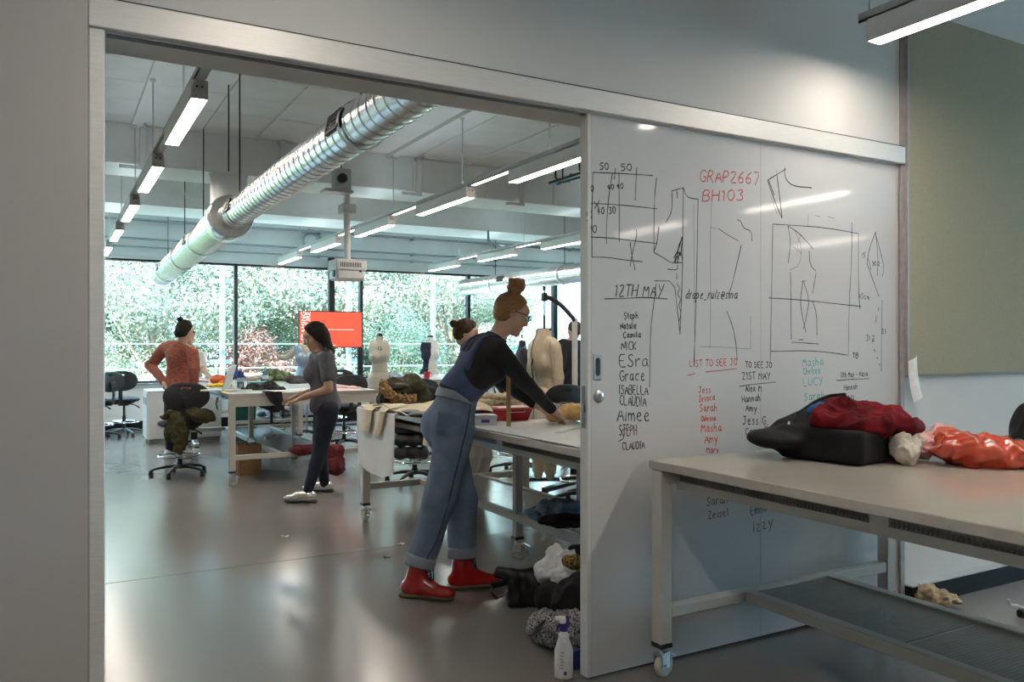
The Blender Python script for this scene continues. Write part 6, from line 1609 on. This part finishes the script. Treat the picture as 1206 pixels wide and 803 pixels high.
bx = thing('green_label_box', 'white box with a green label behind the folded calico', 'box', PZ(568, 476, ZT)); part('box_base', MB().box((0, 0, .05), (.07, .06, .10), None, .003), mat('card_white', (.74, .73, .72)), bx); part('label_patch', MB().box((0, -.031, .03), (.06, .002, .04)), mat('green_print', (.03, .30, .14), .5), bx)
# --- parka on the stool: hood with fur, olive shell, quilted body
pk = thing('parka', 'olive parka with a brown fur-trimmed hood hung over the stool behind the long table', 'coat', (3.32, 8.15, 0))
s = SD(.03)
for q in ((470, 459, 8.05, (.20, .12, .13)), (486, 456, 8.1, (.14, .12, .13)), (458, 470, 8.0, (.13, .1, .08)), (497, 470, 8.1, (.09, .1, .1))): s.ell(P(*q[:3]), q[3])
s.ell(P(470, 456, 7.86), (.11, .09, .05), None, .03, True)
blob('hood', s, cloth_mat('parka_olive', (.05, .043, .022)), pk, .012, disp=crumple(.028, 8), world=pk.location)
blob('hood_lining', SD(.02).ell(P(471, 455, 7.95), (.10, .05, .04)), cloth_mat('dark_satin', (.03, .027, .028), None, .4), pk, .012, .012, 14, world=pk.location)
fur = [P(452, 452, 7.92), P(456, 462, 7.86), P(466, 469, 7.82), P(477, 471, 7.82), P(485, 470, 7.84)]
s = SD(.02)
for a, b in zip(fur[:-1], fur[1:]): s.cap(a, .045, b, .045)
blob('fur_trim', s, mat('brown_fur', (.22, .11, .04), .95, var=.6, scale=70, col2=(.42, .25, .12)), pk, .009, .030, 38, world=pk.location)
for k in range(4):
    s = SD(.02); s.ell(P(472, 488 + 15 * k, 8.05), (.085, .09, .068)).ell(P(487, 488 + 15 * k, 8.05), (.085, .09, .068)).ell(P(499, 488 + 15 * k, 8.05), (.05, .09, .068))
    blob('quilted_band', s, cloth_mat('charcoal_puffer', (.028, .03, .036), None, .5), pk, .013, .008, 14, world=pk.location)
# --- bags on the floor beside the open door and on the shelf
heap('blue_plastic_bag', 'translucent blue plastic bag on the shelf of the long table', 'plastic bag', mat('blue_film', (.22, .32, .45), .2, var=.3, scale=9, alpha=.9), [(632, 604, 5.1, (.06, .06, .03)), (650, 598, 5.0, (.10, .08, .045)), (672, 600, 4.9, (.10, .08, .045))], .008, .015, 18, .292)
heap('black_folder_bag', 'flat black bag on the shelf in front of the blue plastic', 'bag', M_bagblack, [(652, 613, 4.72, (.09, .06, .028)), (675, 613, 4.66, (.11, .07, .032))], .008, .006, 12, .292)
sb_ = thing('shoulder_bag', 'black leather shoulder bag with a looped strap on the floor next to the red boots', 'bag', PZ(625, 715, 0))
s = SD(.02).box(P(617, 678, 4.42), (.16, .07, .02), Matrix.Rotation(-YAW, 3, 'Z') @ Matrix.Rotation(.14, 3, 'Y') @ Matrix.Rotation(-.5, 3, 'X'), .015).box(P(624, 692, 4.4), (.12, .06, .10), Matrix.Rotation(-YAW, 3, 'Z'), .03).ell(P(640, 690, 4.4), (.12, .09, .12))
s.plane((0, 0, .004), (0, 0, -1))
blob('bag_body', s, mat('black_leather', (.008, .008, .009), .4, bump=.1, bscale=90), sb_, .008, disp=crumple(.010, 9), world=sb_.location)
part('strap', MB().tube([P(603, 683, 4.40), P(590, 687, 4.36), P(579, 689, 4.34), P(578, 697, 4.30), P(585, 705, 4.30), P(594, 701, 4.34), P(602, 690, 4.40)], [(.018, .004)] * 7, 8, True, False, (0, 0, 1)), mat('black_leather', (.012, .012, .013)), sb_, world=sb_.location)
part('buckle', MB().box(P(602, 682, 4.36), (.03, .012, .04), Matrix.Rotation(-YAW, 3, 'Z'), .004), M_steel, sb_, world=sb_.location)
heap('white_carrier_bag', 'white plastic carrier bag lying on top of the black bags by the door edge', 'plastic bag', mat('white_film', (.80, .79, .80), .25, var=.06, scale=12), [(650, 676, 4.12, (.08, .07, .05), .5), (668, 668, 4.1, (.09, .08, .06)), (672, 685, 4.0, (.07, .06, .06)), (660, 655, 4.15, (.05, .05, .045)), (680, 678, 4.0, (.06, .06, .07))], .008, .020, 15)
heap('leopard_scarf', 'small leopard-pattern cloth poking out of the white carrier bag', 'cloth', mat('leopard', (.40, .25, .06), .85, scale=90, col2=(.03, .02, .01), detail=1), [(671, 662, 3.95, (.035, .03, .020), .3), (679, 660, 3.94, (.03, .03, .022))], .006, .004, 30)
heap('black_backpack', 'black backpack under the white carrier bag', 'bag', M_bagblack, [(655, 705, 4.05, (.10, .09, .10)), (672, 712, 3.9, (.09, .08, .12)), (684, 708, 3.85, (.07, .08, .13))], .009, .008, 12, .004)
heap('beanie', 'black rounded beanie behind the white carrier bag', 'hat', M_bagblack, [(678, 652, 4.3, (.05, .06, .045)), (684, 656, 4.3, (.06, .06, .05))], .009, .004, 12)
heap('speckled_bag', 'black and white speckled bag on the floor beside the spray bottle', 'bag', mat('speckled_wool', (.012, .012, .014), .9, scale=130, col2=(.45, .43, .42), detail=2), [(640, 738, 3.82, (.07, .07, .075)), (660, 741, 3.75, (.09, .08, .075)), (678, 741, 3.68, (.07, .08, .08))], .008, .010, 22, .003)
o = part('bag_strap', MB().tube([P(626, 747, 3.74), P(634, 738, 3.72), P(645, 727, 3.74), P(655, 722, 3.78)], [(.016, .004)] * 4, 8), M_bagblack, bpy.data.objects['speckled_bag'], world=bpy.data.objects['speckled_bag'].location)
sp_ = thing('spray_bottle', 'white trigger spray bottle with a purple nozzle standing beside the door edge', 'bottle', PZ(664, 798, 0), -.5)
def ov(z, a, b, n=24): return [(a * math.cos(2 * math.pi * k / n), b * math.sin(2 * math.pi * k / n), z) for k in range(n)]
rows = [ov(0, .030, .022), ov(.004, .037, .027), ov(.03, .039, .029), ov(.12, .039, .029), ov(.145, .030, .025), ov(.165, .022, .021), ov(.18, .023, .022), ov(.188, .017, .017), ov(.20, .015, .015)]
mb = MB(); n = 24
for r_ in rows: mb.v += r_
for i in range(len(rows) - 1):
    for k in range(n): mb.f.append((i * n + k, i * n + (k + 1) % n, (i + 1) * n + (k + 1) % n, (i + 1) * n + k))
mb.f.append(tuple(range(n - 1, -1, -1))); mb.f.append(tuple(range((len(rows) - 1) * n, len(rows) * n))); 
part('bottle_body', mb, mat('bottle_white', (.78, .77, .77), .3), sp_)
M_pur = mat('purple_plastic', (.035, .015, .22), .35)
hd2 = part('nozzle_collar', MB().cyl((0, 0, .198), (0, 0, .222), .018, None, 16), M_pur, sp_)
part('sprayer_head', MB().box((-.004, 0, .243), (.034, .024, .03), None, .006).box((-.022, 0, .25), (.03, .016, .016), None, .004), mat('bottle_white', (.78, .77, .77)), sp_)
part('sprayer_back', MB().box((.014, 0, .236), (.018, .024, .05), None, .005), M_pur, sp_)
part('trigger', MB().tube([(-.014, 0, .23), (-.026, 0, .215), (-.028, 0, .195)], [(.006, .004)] * 3, 6), M_pur, sp_)
for k in range(6): part('label_line', MB().box((-.012 + .002 * (k % 3), -.0288, .05 + .013 * k), (.018 - .003 * (k % 2), .0012, .004)), mat('label_grey', (.35, .35, .42), .6), sp_)
part('label_mark', MB().box((.004, -.0292, .03), (.012, .0012, .014)), mat('label_dark', (.10, .08, .2), .6), sp_)
o = part('blue_carton', MB().box((0, 0, .035), (.05, .09, .07), Matrix.Rotation(.2, 3, 'Z'), .003).box((0, 0, .0735), (.052, .092, .012), Matrix.Rotation(.2, 3, 'Z'), .002), mat('blue_card', (.02, .03, .18), .5), None); o.location = PZ(681, 790, 0) + V((.0, .06, 0)); tag(o, 'small blue carton behind the spray bottle', 'box')
# scraps on the floor
for i, (px, py, m_, lab) in enumerate(((472, 641, (.62, .55, .42), 'small cream paper scrap on the floor left of the red boots'), (456, 656, (.4, .38, .34), 'small grey fabric scrap on the floor left of the red boots'), (497, 602, (.10, .2, .16), 'small green scrap on the floor behind the dungarees'), (336, 632, (.5, .5, .45), 'tiny pale scrap on the open floor in front of the white table'))):
    q = PZ(px, py, 0)
    o = part('fabric_scrap', MB().sheet(lambda u, v: (.05 * (u - .5), .035 * (v - .5), .006 + .005 * math.sin(7 * u + 3 * v)), 5, 4, .002), cloth_mat('scrap_%d' % i, m_), None, 60); o.location = q; o.rotation_euler = (0, 0, i * .9); tag(o, lab, 'scrap', 'scraps on the floor')
# --- clutter on the far tables
def cup(label, px, py, z, col):
    t = thing('mug', label, 'cup', PZ(px, py, z)); part('cup_body', MB().lathe([(.001, 0), (.035, 0), (.042, .005), (.046, .10), (.042, .10), (.036, .01)], 18), mat('mug_%s' % label[:5], col, .35), t)
    part('handle', MB().tube([(.044, 0, .08), (.07, 0, .075), (.07, 0, .035), (.042, 0, .03)], .006, 6), mat('mug_%s' % label[:5], col), t)
cup('red mug on the far table left of the small dress form', 503, 446, ZT, (.55, .03, .05))
heap('white_cloth_heap', 'white and beige cloth heap on the far table behind the parka', 'cloth', cloth_mat('ivory_cotton', (.66, .62, .56)), [(492, 447, 11.9, (.14, .12, .05)), (484, 447, 12.0, (.10, .1, .04))], .013, .014, 12, ZT)
heap('denim_heap', 'light blue cloth heap on the far table right of the dress form', 'cloth', cloth_mat('light_denim', (.30, .40, .48)), [(468, 446, 11.6, (.10, .1, .06)), (463, 442, 11.8, (.06, .08, .06))], .013, .012, 12, ZT)
